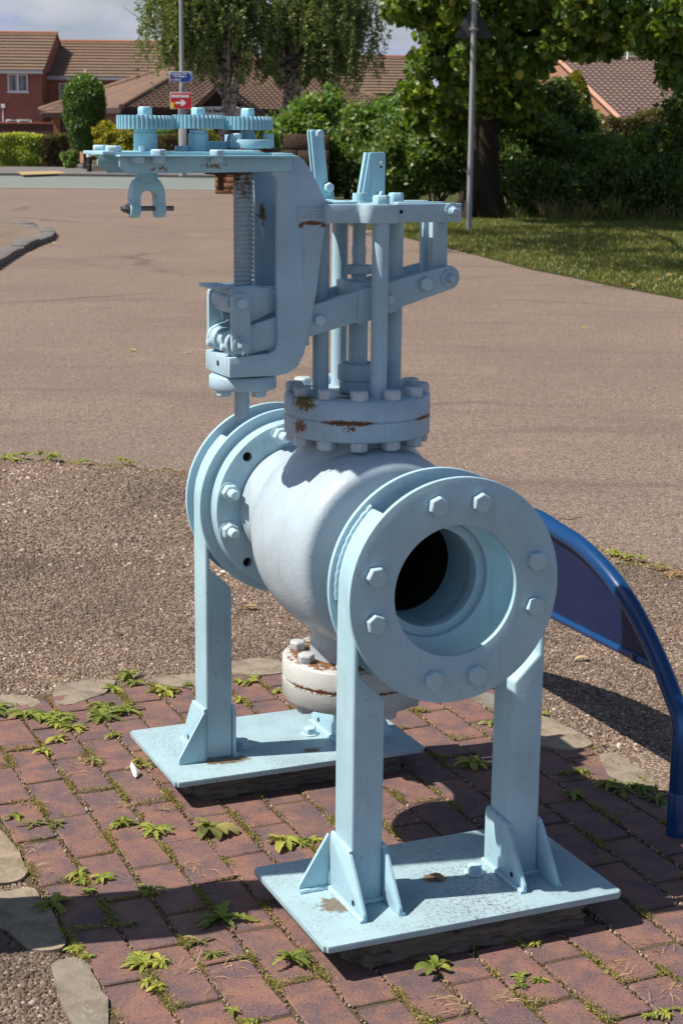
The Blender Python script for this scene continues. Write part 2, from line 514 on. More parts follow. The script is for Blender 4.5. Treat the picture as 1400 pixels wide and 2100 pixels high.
M['sandstone'] = b.fin(c, .95, b.bump(b.noise(7, 6, .8), 1, .05))
b = NB('dark_sandstone')
c = b.mix(b.noise(3.5, 6, .7), (.06, .042, .034), (.13, .088, .068))
M['sandstone_dark'] = b.fin(c, .95, b.bump(b.noise(7, 6, .8), 1, .05))
b = NB('galvanised')
c = b.mix(b.noise(14, 5, .7), (.25, .26, .28), (.36, .37, .39))
M['galv'] = b.fin(c, .5, None, .25)
M['signback'] = NB('dark_sign_back').fin((.045, .05, .06), .5)
M['sign_red'] = NB('sign_red').fin((.52, .014, .03), .45)
M['sign_blue'] = NB('sign_blue').fin((.012, .055, .27), .45)
M['sign_yellow'] = NB('sign_yellow').fin((.75, .62, .01), .5)
M['sign_white'] = NB('sign_white').fin((.75, .75, .76), .5)
M['sign_lilac'] = NB('sign_pale').fin((.55, .53, .62), .5)
M['ink'] = NB('ink').fin((.015, .015, .02), .5)
M['ink_grey'] = NB('ink_grey').fin((.17, .17, .20), .5)
M['bollard'] = NB('black_plastic').fin((.015, .015, .018), .5)
b = NB('fence_wood')
M['wood'] = b.fin(b.mix(b.noise(6, 6, .7), (.20, .15, .09), (.34, .26, .17)), .9)


# ------------------------------------------------------------------ object helpers
def link(o, parent=None):
    COL.objects.link(o)
    if parent:
        o.parent = parent
    return o


def thing(name, label, cat, loc=(0, 0, 0), rz=0, group=None):
    o = bpy.data.objects.new(name, None)
    o.empty_display_size = .1
    COL.objects.link(o)
    o.location = loc
    o.rotation_euler = (0, 0, rz)
    return tag(o, label, cat, group)


def tag(o, label, cat, group=None):
    o['label'] = label
    o['category'] = cat
    if group:
        o['group'] = group
    return o


def kind(o, k):
    o['kind'] = k
    return o


def fin(bm, name, mat, parent=None, bevel=0.0, ang=35, smooth=True, seg=2):
    bmesh.ops.recalc_face_normals(bm, faces=bm.faces)
    if bevel:
        es = [e for e in bm.edges if len(e.link_faces) == 2 and e.calc_face_angle(0) > math.radians(32)]
        if es:
            bmesh.ops.bevel(bm, geom=es, offset=bevel, offset_type='OFFSET', segments=seg, profile=.5, affect='EDGES', clamp_overlap=True)
    me = bpy.data.meshes.new(name)
    bm.to_mesh(me)
    bm.free()
    if smooth:
        me.polygons.foreach_set('use_smooth', [True] * len(me.polygons))
        me.set_sharp_from_angle(angle=math.radians(ang))
    for m in (mat if isinstance(mat, (list, tuple)) else [mat]):
        me.materials.append(m)
    return link(bpy.data.objects.new(name, me), parent)


def inst(name, me, parent, loc=(0, 0, 0), rot=(0, 0, 0), scale=None):
    o = bpy.data.objects.new(name, me)
    link(o, parent)
    o.location = loc
    if isinstance(rot, Matrix):
        o.rotation_euler = rot.to_euler()
    else:
        o.rotation_euler = rot
    if scale:
        o.scale = scale
    return o


def npmesh(name, V, F, mat, parent=None, col=None, smooth=False):
    V = np.asarray(V, np.float32)
    F = np.asarray(F, np.int32)
    me = bpy.data.meshes.new(name)
    k = F.shape[1]
    me.vertices.add(len(V))
    me.vertices.foreach_set('co', V.ravel())
    me.loops.add(F.size)
    me.loops.foreach_set('vertex_index', F.ravel())
    me.polygons.add(len(F))
    me.polygons.foreach_set('loop_start', np.arange(0, F.size, k, dtype=np.int32))
    me.polygons.foreach_set('loop_total', np.full(len(F), k, np.int32))
    if smooth:
        me.polygons.foreach_set('use_smooth', np.ones(len(F), bool))
    if col is not None:
        a = me.attributes.new('Col', 'FLOAT_COLOR', 'POINT')
        c = np.ones((len(V), 4), np.float32)
        c[:, 0] = c[:, 1] = c[:, 2] = col
        a.data.foreach_set('color', c.ravel())
    me.update(calc_edges=True)
    me.materials.append(mat)
    return link(bpy.data.objects.new(name, me), parent)


def box(bm, x0, x1, y0, y1, z0, z1):
    v = [bm.verts.new((x, y, z)) for z in (z0, z1) for y in (y0, y1) for x in (x0, x1)]
    for f in ((0, 2, 3, 1), (4, 5, 7, 6), (0, 1, 5, 4), (2, 6, 7, 3), (0, 4, 6, 2), (1, 3, 7, 5)):
        bm.faces.new([v[i] for i in f])
    return v


def frame_of(d):
    d = Vector(d).normalized()
    a = Vector((0, 0, 1)) if abs(d.z) < .9 else Vector((1, 0, 0))
    x = a.cross(d).normalized()
    return x, d.cross(x).normalized(), d


def lathe(bm, prof, o, d, seg=40, a0=0.0, close=True):
    """prof: [(radius, height along d)], closed at ends when r == 0 or caps are made"""
    x, y, d = frame_of(d)
    o = Vector(o)
    rings = []
    for r, h in prof:
        if r < 1e-6:
            rings.append([bm.verts.new(o + d * h)])
        else:
            rings.append([bm.verts.new(o + d * h + (x * math.cos(a0 + 2 * PI * i / seg) + y * math.sin(a0 + 2 * PI * i / seg)) * r) for i in range(seg)])
    for A, B in zip(rings[:-1], rings[1:]):
        for i in range(seg):
            j = (i + 1) % seg
            if len(A) == 1 and len(B) == 1:
                continue
            if len(A) == 1:
                bm.faces.new((A[0], B[i], B[j]))
            elif len(B) == 1:
                bm.faces.new((A[i], A[j], B[0]))
            else:
                bm.faces.new((A[i], A[j], B[j], B[i]))
    if close:
        for R in (rings[0], rings[-1]):
            if len(R) > 2:
                bm.faces.new(R)
    return rings


def cyl(bm, p0, p1, r, seg=28, r1=None):
    p0, p1 = Vector(p0), Vector(p1)
    lathe(bm, [(r, 0), (r if r1 is None else r1, (p1 - p0).length)], p0, p1 - p0, seg)


def ring(bm, o, d, ri, ro, t, seg=64):
    R = lathe(bm, [(ri, 0), (ro, 0), (ro, t), (ri, t)], o, d, seg, close=False)
    for i in range(seg):
        j = (i + 1) % seg
        bm.faces.new((R[3][i], R[3][j], R[0][j], R[0][i]))


def prism(bm, pts, axis, a, b):
    """polygon pts (two remaining axes in xyz order) extruded along axis from a to b"""
    def mk(p, h):
        q = list(p)
        q.insert(axis, h)
        return bm.verts.new(q)
    A = [mk(p, a) for p in pts]
    B = [mk(p, b) for p in pts]
    bm.faces.new(A)
    bm.faces.new(B[::-1])
    n = len(pts)
    for i in range(n):
        j = (i + 1) % n
        bm.faces.new((A[i], B[i], B[j], A[j]))


def hexa(bm, o, d, r, h, a0=0.0, dome=True):
    pr = [(r, 0), (r, h * .80)]
    if dome:
        pr += [(r * .86, h)]
    else:
        pr = [(r * .9, 0), (r, h * .14), (r, h * .86), (r * .9, h)]
    lathe(bm, pr, o, d, 6, a0)


def tube(bm, pts, r, seg=10, cap=True, radii=None):
    pts = [Vector(p) for p in pts]
    n = len(pts)
    prev = None
    rings = []
    for i, p in enumerate(pts):
        t = (pts[min(i + 1, n - 1)] - pts[max(i - 1, 0)]).normalized()
        if prev is None:
            x, y, _ = frame_of(t)
        else:
            x = (prev - t * prev.dot(t)).normalized()
            y = t.cross(x)
        prev = x
        rr = radii[i] if radii else r
        rings.append([bm.verts.new(p + (x * math.cos(2 * PI * k / seg) + y * math.sin(2 * PI * k / seg)) * rr) for k in range(seg)])
    for A, B in zip(rings[:-1], rings[1:]):
        for k in range(seg):
            j = (k + 1) % seg
            bm.faces.new((A[k], A[j], B[j], B[k]))
    if cap:
        bm.faces.new(rings[0][::-1])
        bm.faces.new(rings[-1])


def rounded(pts, rad, n=5):
    """round the corners of a polygon; rad is one radius or a list"""
    out = []
    m = len(pts)
    for i in range(m):
        r = rad[i] if isinstance(rad, (list, tuple)) else rad
        p = Vector(pts[i])
        if r <= 0:
            out.append(tuple(p))
            continue
        a = (Vector(pts[i - 1]) - p)
        b_ = (Vector(pts[(i + 1) % m]) - p)
        r = min(r, a.length * .45, b_.length * .45)
        a = p + a.normalized() * r
        b_ = p + b_.normalized() * r
        for k in range(n + 1):
            t = k / n
            out.append(tuple((1 - t) ** 2 * a + 2 * t * (1 - t) * p + t * t * b_))
    return out


def text_mesh(s, size, name, mat, parent, mtx, xscale=1.0, bold=0.0, align='LEFT'):
    cu = bpy.data.curves.new('txt', 'FONT')
    cu.body = s
    cu.size = size
    cu.align_x = align
    cu.extrude = .004
    cu.offset = bold
    o = bpy.data.objects.new('txt', cu)
    COL.objects.link(o)
    bpy.context.view_layer.update()
    me = bpy.data.meshes.new_from_object(o.evaluated_get(bpy.context.evaluated_depsgraph_get()))
    bpy.data.objects.remove(o)
    bpy.data.curves.remove(cu)
    me.transform(Matrix.Diagonal((xscale, 1, 1, 1)))
    me.transform(mtx)
    me.materials.clear()
    me.materials.append(mat)
    me.name = name
    return link(bpy.data.objects.new(name, me), parent)


FACE = Matrix.Rotation(PI / 2, 4, 'X')     # text in XZ facing -Y
# ------------------------------------------------------------------ ground and setting
from mathutils import noise as mnoise
YAW, OX, OY = .4062, .0203, 3.751


def o2w(x, y, z=0.0):
    return Vector((math.cos(YAW) * x - math.sin(YAW) * y + OX, math.sin(YAW) * x + math.cos(YAW) * y + OY, z))


def w2o(p):
    x, y = p[0] - OX, p[1] - OY
    return math.cos(YAW) * x + math.sin(YAW) * y, -math.sin(YAW) * x + math.cos(YAW) * y


def sheet(name, pts, z, mat, depth=0.0, parent=None, bevel=0.0):
    bm = bmesh.new()
    if depth:
        prism(bm, [(p[0], p[1]) for p in pts], 2, z - depth, z)
        o = fin(bm, name, mat, parent, bevel, 30, smooth=bool(bevel))
    else:
        bm.faces.new([bm.verts.new((p[0], p[1], z)) for p in pts])
        bmesh.ops.recalc_face_normals(bm, faces=bm.faces)
        for f in bm.faces:
            if f.normal.z < 0:
                f.normal_flip()
        me = bpy.data.meshes.new(name)
        bm.to_mesh(me)
        bm.free()
        me.materials.append(mat)
        o = link(bpy.data.objects.new(name, me), parent)
    return kind(o, 'structure') if parent is None else o


sheet('ground', [(-900, -40), (900, -40), (900, 1500), (-900, 1500)], -.08, M['lawn'])
sheet('tarmac_path', [(-40, -8), (30, -8), (30, 50.9), (-40, 50.9)], -.034, M['tarmac'])
lawn_edge = [(.55, 29.9), (.986, 28.0), (1.35, 26.2), (1.76, 24.4), (2.346, 21.45), (2.7, 20.3), (2.987, 19.2), (3.5, 17.64), (4.6, 14.8), (6.5, 11.0), (10, 6.0)]
LAWN = [(.2, 31.0)] + lawn_edge + [(30, 2), (60, 20), (60, 70), (6, 70), (-2.6, 50.4), (-2.6, 44)]
sheet('lawn', LAWN, -.012, M['lawn'], .05)
sheet('road', [(-120, 51.0), (120, 51.0), (120, 64.5), (-120, 64.5)], -.030, M['road'])
sheet('road_edge_line', [(-120, 51.1), (120, 51.1), (120, 51.32), (-120, 51.32)], -.026, M['white'])
# far pavement with kerb
sheet('pavement', [(-120, 64.6), (120, 64.6), (120, 200), (-120, 200)], .06, M['pave'], .14)
sheet('tactile_paving', [gp(35, 352, .07).to_2d(), gp(48, 358, .07).to_2d(), gp(138, 355, .07).to_2d(), gp(118, 350, .07).to_2d()], .066, M['tactile'], .03)
sheet('white_marking', [gp(120, 360, -.02).to_2d(), gp(170, 359, -.02).to_2d(), gp(185, 357, -.02).to_2d(), gp(135, 358, -.02).to_2d()], -.024, M['white'])
# raised island with a stone kerb on the left
isl = [gp(*p) for p in ((-80, 446), (0, 452), (35, 456), (62, 463), (80, 472), (87, 481), (78, 490), (40, 502), (0, 522), (-90, 575))]
island = sheet('raised_island', [(p.x, p.y) for p in isl], .045, M['gravel'], .09)
ic = isl[5:]
for i in range(len(isl) - 1):
    A, B = isl[i], isl[i + 1]
    n = max(1, int((B - A).length / .42))
    for k in range(n):
        a, c_ = A.lerp(B, k / n), A.lerp(B, (k + .93) / n)
        t = (c_ - a).normalized()
        nrm_ = Vector((t.y, -t.x, 0)) * (1 if i >= 4 else -1)
        bm = bmesh.new()
        q = [a - nrm_ * .22, c_ - nrm_ * .22, c_ + nrm_ * rnd.uniform(.0, .09), a + nrm_ * rnd.uniform(.0, .09)]
        prism(bm, [(p.x, p.y) for p in q], 2, -.05, .045 + .03 * rnd.random())
        fin(bm, 'kerb_stone', M['pave'], island, .03)
# ---- gravel paving: bound aggregate around the bricks, real pebbles on top
edge = [(-14, 10.6), (-6, 9.45), (-2.6, 8.68), (-1.718, 8.405), (-1.457, 8.314), (-.732, 8.06), (-.2, 7.74), (.4, 7.2), (1.038, 6.505), (1.274, 6.137), (1.75, 5.2), (2.3, 4.0), (2.7, 2.5), (2.9, 0), (2.9, -6)]
GR = edge + [(-14, -6)]
gravel = sheet('gravel_paving', GR, -.008, M['gravel'], .06)
BX0, BX1, BY0, BY1 = -.740, .825, -1.75, 1.225
q = [o2w(*p) for p in ((BX0 - .02, BY0), (BX1, BY0), (BX1, BY1 + .02), (BX0 - .02, BY1 + .02))]
paving = sheet('brick_paving', [(p.x, p.y) for p in q], -.0045, M['soil'])


def in_poly(P, poly):
    x, y = P[:, 0], P[:, 1]
    r = np.zeros(len(P), bool)
    n = len(poly)
    for i in range(n):
        x0, y0 = poly[i][0], poly[i][1]
        x1, y1 = poly[i - 1][0], poly[i - 1][1]
        c = ((y0 > y) != (y1 > y)) & (x < (x1 - x0) * (y - y0) / (y1 - y0 + 1e-12) + x0)
        r ^= c
    return r


def w2o_np(P):
    x, y = P[:, 0] - OX, P[:, 1] - OY
    return np.stack([math.cos(YAW) * x + math.sin(YAW) * y, -math.sin(YAW) * x + math.cos(YAW) * y], 1)


def proj_np(P):
    d = P - np.array([0, 0, CAMH])
    z = d @ np.array(fw)
    return 700 + FPX * (d @ np.array(rt)) / z, 1050 - FPX * (d @ np.array(up)) / z


t_ = (1 + 5 ** .5) / 2
ICV = np.array([(-1, t_, 0), (1, t_, 0), (-1, -t_, 0), (1, -t_, 0), (0, -1, t_), (0, 1, t_), (0, -1, -t_), (0, 1, -t_), (t_, 0, -1), (t_, 0, 1), (-t_, 0, -1), (-t_, 0, 1)], float) / math.sqrt(1 + t_ * t_)
ICF = np.array([(0, 11, 5), (0, 5, 1), (0, 1, 7), (0, 7, 10), (0, 10, 11), (1, 5, 9), (5, 11, 4), (11, 10, 2), (10, 7, 6), (7, 1, 8), (3, 9, 4), (3, 4, 2), (3, 2, 6), (3, 6, 8), (3, 8, 9), (4, 9, 5), (2, 4, 11), (6, 2, 10), (8, 6, 7), (9, 8, 1)])


ICTOP = ICF[[i for i in range(20) if ICV[ICF[i]][:, 2].mean() > -.35]]


def pebbles(name, P, r, z, mat, parent, flat=.62):
    n = len(P)
    a = nr.uniform(0, 2 * PI, n)
    s = np.stack([r * nr.uniform(.8, 1.4, n), r * nr.uniform(.65, 1.0, n), r * nr.uniform(.45, .8, n) * flat / .62], 1)
    V = ICV[None] * s[:, None]
    V = V * nr.uniform(.82, 1.18, (n, 12, 1))
    c, sn = np.cos(a)[:, None], np.sin(a)[:, None]
    X = V[..., 0] * c - V[..., 1] * sn + P[:, :1]
    Y = V[..., 0] * sn + V[..., 1] * c + P[:, 1:2]
    Z = V[..., 2] + z + nr.uniform(-.0012, .0008, (n, 1))
    W = np.stack([X, Y, Z], -1).reshape(-1, 3)
    F = (ICTOP[None] + 12 * np.arange(n)[:, None, None]).reshape(-1, 3)
    return kind(npmesh(name, W, F, mat, parent, np.repeat(nr.random(n), 12), True), 'stuff')


def scatter_gravel(n, lo, hi):
    P = np.stack([nr.uniform(lo[0], hi[0], n), nr.uniform(lo[1], hi[1], n)], 1)
    P = P[in_poly(P, GR)]
    u, v = proj_np(np.concatenate([P, np.zeros((len(P), 1))], 1))
    P = P[(u > -60) & (u < 1460) & (v < 2160)]
    o = w2o_np(P)
    return P[~((o[:, 0] > BX0 - .03) & (o[:, 0] < BX1 - .01) & (o[:, 1] < BY1 + .03))]


P1 = scatter_gravel(122000, (-2.0, 4.3), (1.9, 6.4))
pebbles('pebbles', P1, nr.gamma(9, .00046, len(P1)), -.0075, M['pebble'], gravel)
P2 = scatter_gravel(62000, (-2.4, 6.2), (1.9, 8.9))
pebbles('pebbles', P2, nr.gamma(9, .00062, len(P2)), -.0075, M['pebble'], gravel)
P3 = scatter_gravel(90000, (-1.2, 2.4), (-.3, 4.3))
pebbles('pebbles', P3, nr.gamma(9, .00046, len(P3)), -.007, M['pebble'], gravel)
# ---- bricks, one object each
CW, CL, GAP = .1043, .243, .0068
variants = []
for k in range(8):
    bm = bmesh.new()
    hx, hy = (CW - GAP) / 2, (CL - GAP) / 2
    pts = []
    for (sx_, sy_) in ((-1, -1), (1, -1), (1, 1), (-1, 1)):
        pts.append((sx_ * hx + rnd.uniform(-.003, .002) * sx_, sy_ * hy + rnd.uniform(-.004, .002) * sy_))
    pts = rounded(pts, [rnd.uniform(.003, .010) for _ in range(4)], 2)
    prism(bm, pts, 2, -.055, 0)
    o = fin(bm, 'brick', M['brick'], None, .0035, 40, seg=1)
    variants.append(o.data)
    bpy.data.objects.remove(o)
nb_ = 0
JOINTS = []
yaw_rot = YAW
for i in range(15):
    X = BX0 + CW * (i + .5)
    off = (.5 if i % 2 else 0) * CL + .010 * math.sin(i * 2.1) + .04
    j = 0
    Y = BY1 - off
    first = True
    while Y > BY0:
        y1 = Y
        ln = CL
        if first and off > .09:
            ln = CL
        cx, cy = X, y1 - ln / 2
        if (i == 14 and cy > -.28 and cy < .2 and rnd.random() < .0):
            pass
        p = o2w(cx + rnd.uniform(-.002, .002), cy, rnd.uniform(-.003, .0015))
        uu, vv = proj_np(np.array([[p.x, p.y, 0]]))
        if -90 < uu[0] < 1500 and vv[0] < 2250:
            o = inst('brick', variants[rnd.randrange(8)], paving, p, (rnd.gauss(0, .008), rnd.gauss(0, .006), YAW + rnd.gauss(0, .007)))
            nb_ += 1
        JOINTS.append((cx, y1 - ln, 1))
        Y -= ln
        first = False
    # half brick pieces at the far end
    if off > .09:
        p = o2w(X, BY1 - off + (off - .01) / 2, 0)
        inst('brick', variants[i % 8], paving, p, (0, 0, YAW), (1, max(.3, (off - .012) / CL), 1))
# ---- irregular edging stones
STONES = [((0, 1700), (-60, 1690), (-60, 1810), (0, 1815), (50, 1800), (58, 1785), (30, 1735)),
          ((-40, 1838), (60, 1820), (95, 1850), (140, 1935), (128, 1950), (60, 1948), (15, 1905), (-40, 1890)),
          ((103, 1972), (160, 1965), (185, 1985), (222, 2055), (222, 2100), (215, 2160), (170, 2140), (125, 2060)),
          ((-30, 1428), (50, 1428), (88, 1440), (70, 1452), (0, 1460), (-40, 1455)),
          ((112, 1408), (190, 1393), (238, 1394), (235, 1408), (205, 1425), (150, 1445), (120, 1448), (108, 1430)),
          ((305, 1392), (380, 1380), (420, 1382), (415, 1398), (400, 1412), (345, 1408)),
          ((472, 1358), (560, 1350), (580, 1360), (582, 1382), (520, 1388), (474, 1382)),
          ((600, 1352), (690, 1350), (740, 1362), (730, 1376), (610, 1384)),
          ((760, 1362), (860, 1368), (930, 1395), (915, 1410), (840, 1400), (770, 1384)),
          ((965, 1418), (1030, 1428), (1075, 1452), (1060, 1470), (1010, 1455), (960, 1432)),
          ((1095, 1468), (1140, 1478), (1205, 1515), (1215, 1532), (1165, 1540), (1110, 1532), (1080, 1490)),
          ((1225, 1545), (1270, 1552), (1330, 1592), (1345, 1618), (1300, 1615), (1245, 1590)),
          ((1345, 1640), (1390, 1650), (1430, 1690), (1420, 1705), (1370, 1680)),
          ((1425, 1730), (1470, 1745), (1520, 1800), (1500, 1815), (1440, 1775))]
for k, st in enumerate(STONES):
    pts = [gp(*p) for p in st]
    c_ = sum(pts, Vector()) / len(pts)
    loc = [(p.x - c_.x, p.y - c_.y) for p in pts]
    bm = bmesh.new()
    prism(bm, rounded(loc, .025, 3), 2, -.06, .001 + .004 * rnd.random())
    bmesh.ops.bevel(bm, geom=[e for e in bm.edges if len(e.link_faces) == 2 and e.calc_face_angle(0) > .6], offset=.008, segments=2, affect='EDGES', clamp_overlap=True)
    bmesh.ops.triangulate(bm, faces=bm.faces)
    for _ in range(2):
        bmesh.ops.subdivide_edges(bm, edges=[e for e in bm.edges if e.calc_length() > .018], cuts=1)
        bmesh.ops.triangulate(bm, faces=bm.faces)
    for v in bm.verts:
        if v.co.z > -.03:
            v.co += mnoise.noise_vector((v.co + Vector((k * 3.1, 0, 0))) * 22) * .0042 + mnoise.noise_vector((v.co + Vector((k * 1.7, 5, 0))) * 60) * .0018
        if v.co.z > -.02:
            v.co.z += .003 * math.sin(v.co.x * 37 + k) * math.cos(v.co.y * 31 + k)
    o = fin(bm, 'edging_stone', M['sett'], paving, 0, 65)
    o.location = (c_.x, c_.y, 0)
# ------------------------------------------------------------------ the valve
YF, YR_ = -.4672, .4672
valve = thing('industrial_valve', 'large pale blue industrial pipe valve on two steel stands, gears and lever on top', 'valve', (OX, OY, 0), YAW)
AY = -.03
# shared bolt meshes (axis +z, seated at z = 0)


def bolt_mesh(name, r, h, mat, washer=0.0, stud=0.0, studr=0.0):
    bm = bmesh.new()
    z = 0
    if washer:
        cyl(bm, (0, 0, 0), (0, 0, .003), washer, 20)
        z = .003
    hexa(bm, (0, 0, z), (0, 0, 1), r, h)
    if stud:
        lathe(bm, [(studr, z + h - .002), (studr, z + h + stud * .8), (studr * .8, z + h + stud)], (0, 0, 0), (0, 0, 1), 14)
    o = fin(bm, name, mat, None, .0009, 30)
    me = o.data
    bpy.data.objects.remove(o)
    return me


B_BIG = bolt_mesh('bolt', .0208, .0155, M['bolt'])
B_NUT = bolt_mesh('nut', .0212, .018, M['bolt'], .0248, .026, .0122)
B_HEAD = bolt_mesh('bolt', .0205, .021, M['bolt_body'])
B_RUSTY = bolt_mesh('bolt', .0195, .020, M['bolt_rust'])
B_SM = bolt_mesh('bolt', .0125, .009, M['bolt'], .0, .0, 0)
B_MED = bolt_mesh('bolt', .0165, .014, M['bolt'])
B_ANCH = bolt_mesh('anchor_bolt', .017, .016, M['bolt'], .023)
B_PIN = bolt_mesh('pin', .0115, .008, M['lever'], .019, .009, .0085)
RX = Matrix.Rotation(PI / 2, 3, 'X')          # +z -> -y


def spin(a, base):
    return (base @ Matrix.Rotation(a, 3, 'Z'))


ZC = .7164


def arc(r, a0, a1, n):
    return [(r * math.cos(math.radians(a0 + (a1 - a0) * i / n)), ZC + r * math.sin(math.radians(a0 + (a1 - a0) * i / n))) for i in range(n + 1)]


def support(yc, s, zt, yp):
    """s = -1: outer side towards -Y (front stand), +1: rear stand"""
    root = None
    bm = bmesh.new()
    outer, inner = yc + s * .057, yc - s * .057
    ring(bm, (0, outer, ZC), (0, -s, 0), .1342, .231, .012, 96)
    st = fin(bm, 'support_stand', M['stand'], valve, .0022)
    bm = bmesh.new()
    ring(bm, (0, inner, ZC), (0, s, 0), .122, .231, .012, 96)
    fin(bm, 'ring_plate', M['stand'], st, .002)
    y0, y1 = sorted((yc - .0445, yc + .0445))
    for sx_ in (-1, 1):
        bm = bmesh.new()
        pts = [(sx_ * .2146, zt), (sx_ * .2146, ZC)]
        a0, a1 = (180, 131) if sx_ < 0 else (0, 49)
        pts += arc(.2146, a0, a1, 14)[1:]
        pts += arc(.2026, a1, a0, 14)
        pts += [(sx_ * .2026, .56), (sx_ * .1455, .505), (sx_ * .1455, zt)]
        prism(bm, pts, 1, y0, y1)
        fin(bm, 'leg', M['stand'], st, .006, 40, seg=3)
        # gussets: two cheeks and an inner fin
        for face, sg in ((.2146, 1), (.1455, -1)):
            xa = sx_ * face
            xb = sx_ * (face + sg * .0085)
            prof = [(yc - s * .049, zt), (yc - s * .049, .200), (yc + s * .049, .192), (yc + s * .1255, zt + .016), (yc + s * .1255, zt)]
            bm = bmesh.new()
            prism(bm, rounded(prof, [0, .012, .01, .004, 0], 3), 0, min(xa, xb), max(xa, xb))
            g = fin(bm, 'gusset', M['stand'], st, .002)
            bm = bmesh.new()
            xw = sx_ * (face + sg * .0095)
            n = 16
            tube(bm, [(xw, yc - s * .05 + s * .176 * i / n, zt + .003 + .0015 * math.sin(i * 2.3)) for i in range(n + 1)], .006, 8)
            tube(bm, [(sx_ * (face + sg * .002), yc - s * .047 + s * .095 * i / 8, .197 - .005 * i / 8 + .001 * math.sin(i * 2.9)) for i in range(9)], .0055, 8)
            kind(fin(bm, 'weld_bead', M['stand'], st), 'stuff')
            bm = bmesh.new()
            lathe(bm, [(.006, 0), (.006, .0006)], (sx_ * (face + sg * .009), yc + s * .075, zt + .021), (sx_ * sg, 0, 0), 16)
            fin(bm, 'drain_hole_disc', M['black'], st)  # flat black disc, the dark of a drain hole put into colour
        bm = bmesh.new()
        prof = [(sx_ * .2235, zt), (sx_ * .2235, .198), (sx_ * .290, zt + .014), (sx_ * .290, zt)]
        prism(bm, rounded(prof, [0, .006, .004, 0], 3), 1, yc - s * .049, yc - s * .057)
        fin(bm, 'gusset', M['stand'], st, .002)
        bm = bmesh.new()
        tube(bm, [(sx_ * (.218 + .072 * i / 8), yc - s * .0475, zt + .003 + .001 * math.sin(2.2 * i)) for i in range(9)], .0055, 8)
        # weld along leg base and along the band
        tube(bm, [(sx_ * (.1455 + .069 * i / 8), yc + s * .046, zt + .004 + .001 * math.sin(2.2 * i)) for i in range(9)], .006, 8)
        aa = [(x, y0 + .002 if s > 0 else y1 - .002, z) for x, z in arc(.2165, 186 if sx_ < 0 else -6, a1, 30)]
        tube(bm, [(p[0] + .001 * math.sin(i * 2.3), p[1], p[2] + .001 * math.cos(i * 1.7)) for i, p in enumerate(aa)], .0045, 8)
        kind(fin(bm, 'weld_bead', M['stand'], st), 'stuff')
    bm = bmesh.new()
    box(bm, -.3337, .3337, yp - .1985, yp + .1985, zt - .0139, zt)
    bmesh.ops.bevel(bm, geom=[e for e in bm.edges if abs((e.verts[0].co - e.verts[1].co).z) > .005], offset=.007, segments=3, affect='EDGES')
    fin(bm, 'base_plate', M['stand_plate'], st, .0012)
    return st


front = support(-.472, -1, .075, YF)
rear = support(.434, 1, .068, YR_)
for k in range(12):
    a = 15 + 30 * k
    if (k % 3) == 1:
        continue
    r_ = math.radians(a)
    p = (.1835 * math.cos(r_), -.5295, ZC + .1835 * math.sin(r_))
    inst('bolt', B_BIG, front, p, spin(rnd.uniform(0, 1), RX))
    inst('bolt', B_BIG, rear, (p[0], .4915, p[2]), spin(rnd.uniform(0, 1), Matrix.Rotation(-PI / 2, 3, 'X')))
    inst('nut', B_NUT, valve, (p[0], .3195, p[2]), spin(rnd.uniform(0, 1), RX))
for x, y, st, z in ((.0905, -.4694, front, .075), (-.115, -.452, front, .075), (-.0984, .4486, rear, .068), (.096, .4693, rear, .068)):
    inst('anchor_bolt', B_ANCH, st, (x, y, z), (0, 0, rnd.uniform(0, 1)))
# --- body
bm = bmesh.new()
prof = []
bm2 = bm
lathe(bm, [(.101, .440), (.101, .500), (.115, .525), (.15, .56)], (0, AY, 0), (0, 0, 1), 64, close=False)
lathe(bm, [(.19, .826), (.168, .868), (.148, .899), (.130, .919), (.114, .937), (.106, .952), (.106, .965)], (0, AY, 0), (0, 0, 1), 72, close=False)
# long barrel round the pipe axis: square shoulder in front, sloping shoulder behind
prof = [(-.38, .132), (-.27, .131), (-.243, .134), (-.2395, .155), (-.2385, .182), (-.236, .196), (-.228, .2055), (-.212, .2125), (-.18, .219), (-.10, .2265), (-.02, .228), (.05, .219), (.10, .202), (.14, .181), (.17, .162), (.205, .148), (.27, .145), (.325, .152)]
for _ in range(2):
    q = [prof[0]]
    for a_, b_ in zip(prof[:-1], prof[1:]):
        q += [(a_[0] * .75 + b_[0] * .25, a_[1] * .75 + b_[1] * .25), (a_[0] * .25 + b_[0] * .75, a_[1] * .25 + b_[1] * .75)]
    prof = q + [prof[-1]]
lathe(bm, [(r_, y_) for y_, r_ in prof], (0, 0, ZC), (0, 1, 0), 96, close=False)
body = fin(bm, 'valve_body', M['body'], valve, 0, 45)
# rear pipe flange with four bolt holes, plugged black for their inner shade
bm = bmesh.new()
ring(bm, (0, .320, ZC), (0, 1, 0), .115, .2085, .0425, 96)
fl = fin(bm, 'pipe_flange', M['stand'], body, .002)
cut = bmesh.new()
for k in (1, 4, 7, 10):
    r_ = math.radians(15 + 30 * k)
    cyl(cut, (.1835 * math.cos(r_), .28, ZC + .1835 * math.sin(r_)), (.1835 * math.cos(r_), .40, ZC + .1835 * math.sin(r_)), .0118, 20)
co = fin(cut, 'cutter', M['black'], valve)
md = fl.modifiers.new('b', 'BOOLEAN')
md.object = co
md.operation = 'DIFFERENCE'
md.solver = 'EXACT'
bpy.context.view_layer.update()
me = bpy.data.meshes.new_from_object(fl.evaluated_get(bpy.context.evaluated_depsgraph_get()))
fl.modifiers.clear()
fl.data = me
me.polygons.foreach_set('use_smooth', [True] * len(me.polygons))
me.set_sharp_from_angle(angle=math.radians(35))
bpy.data.objects.remove(co)
bm = bmesh.new()
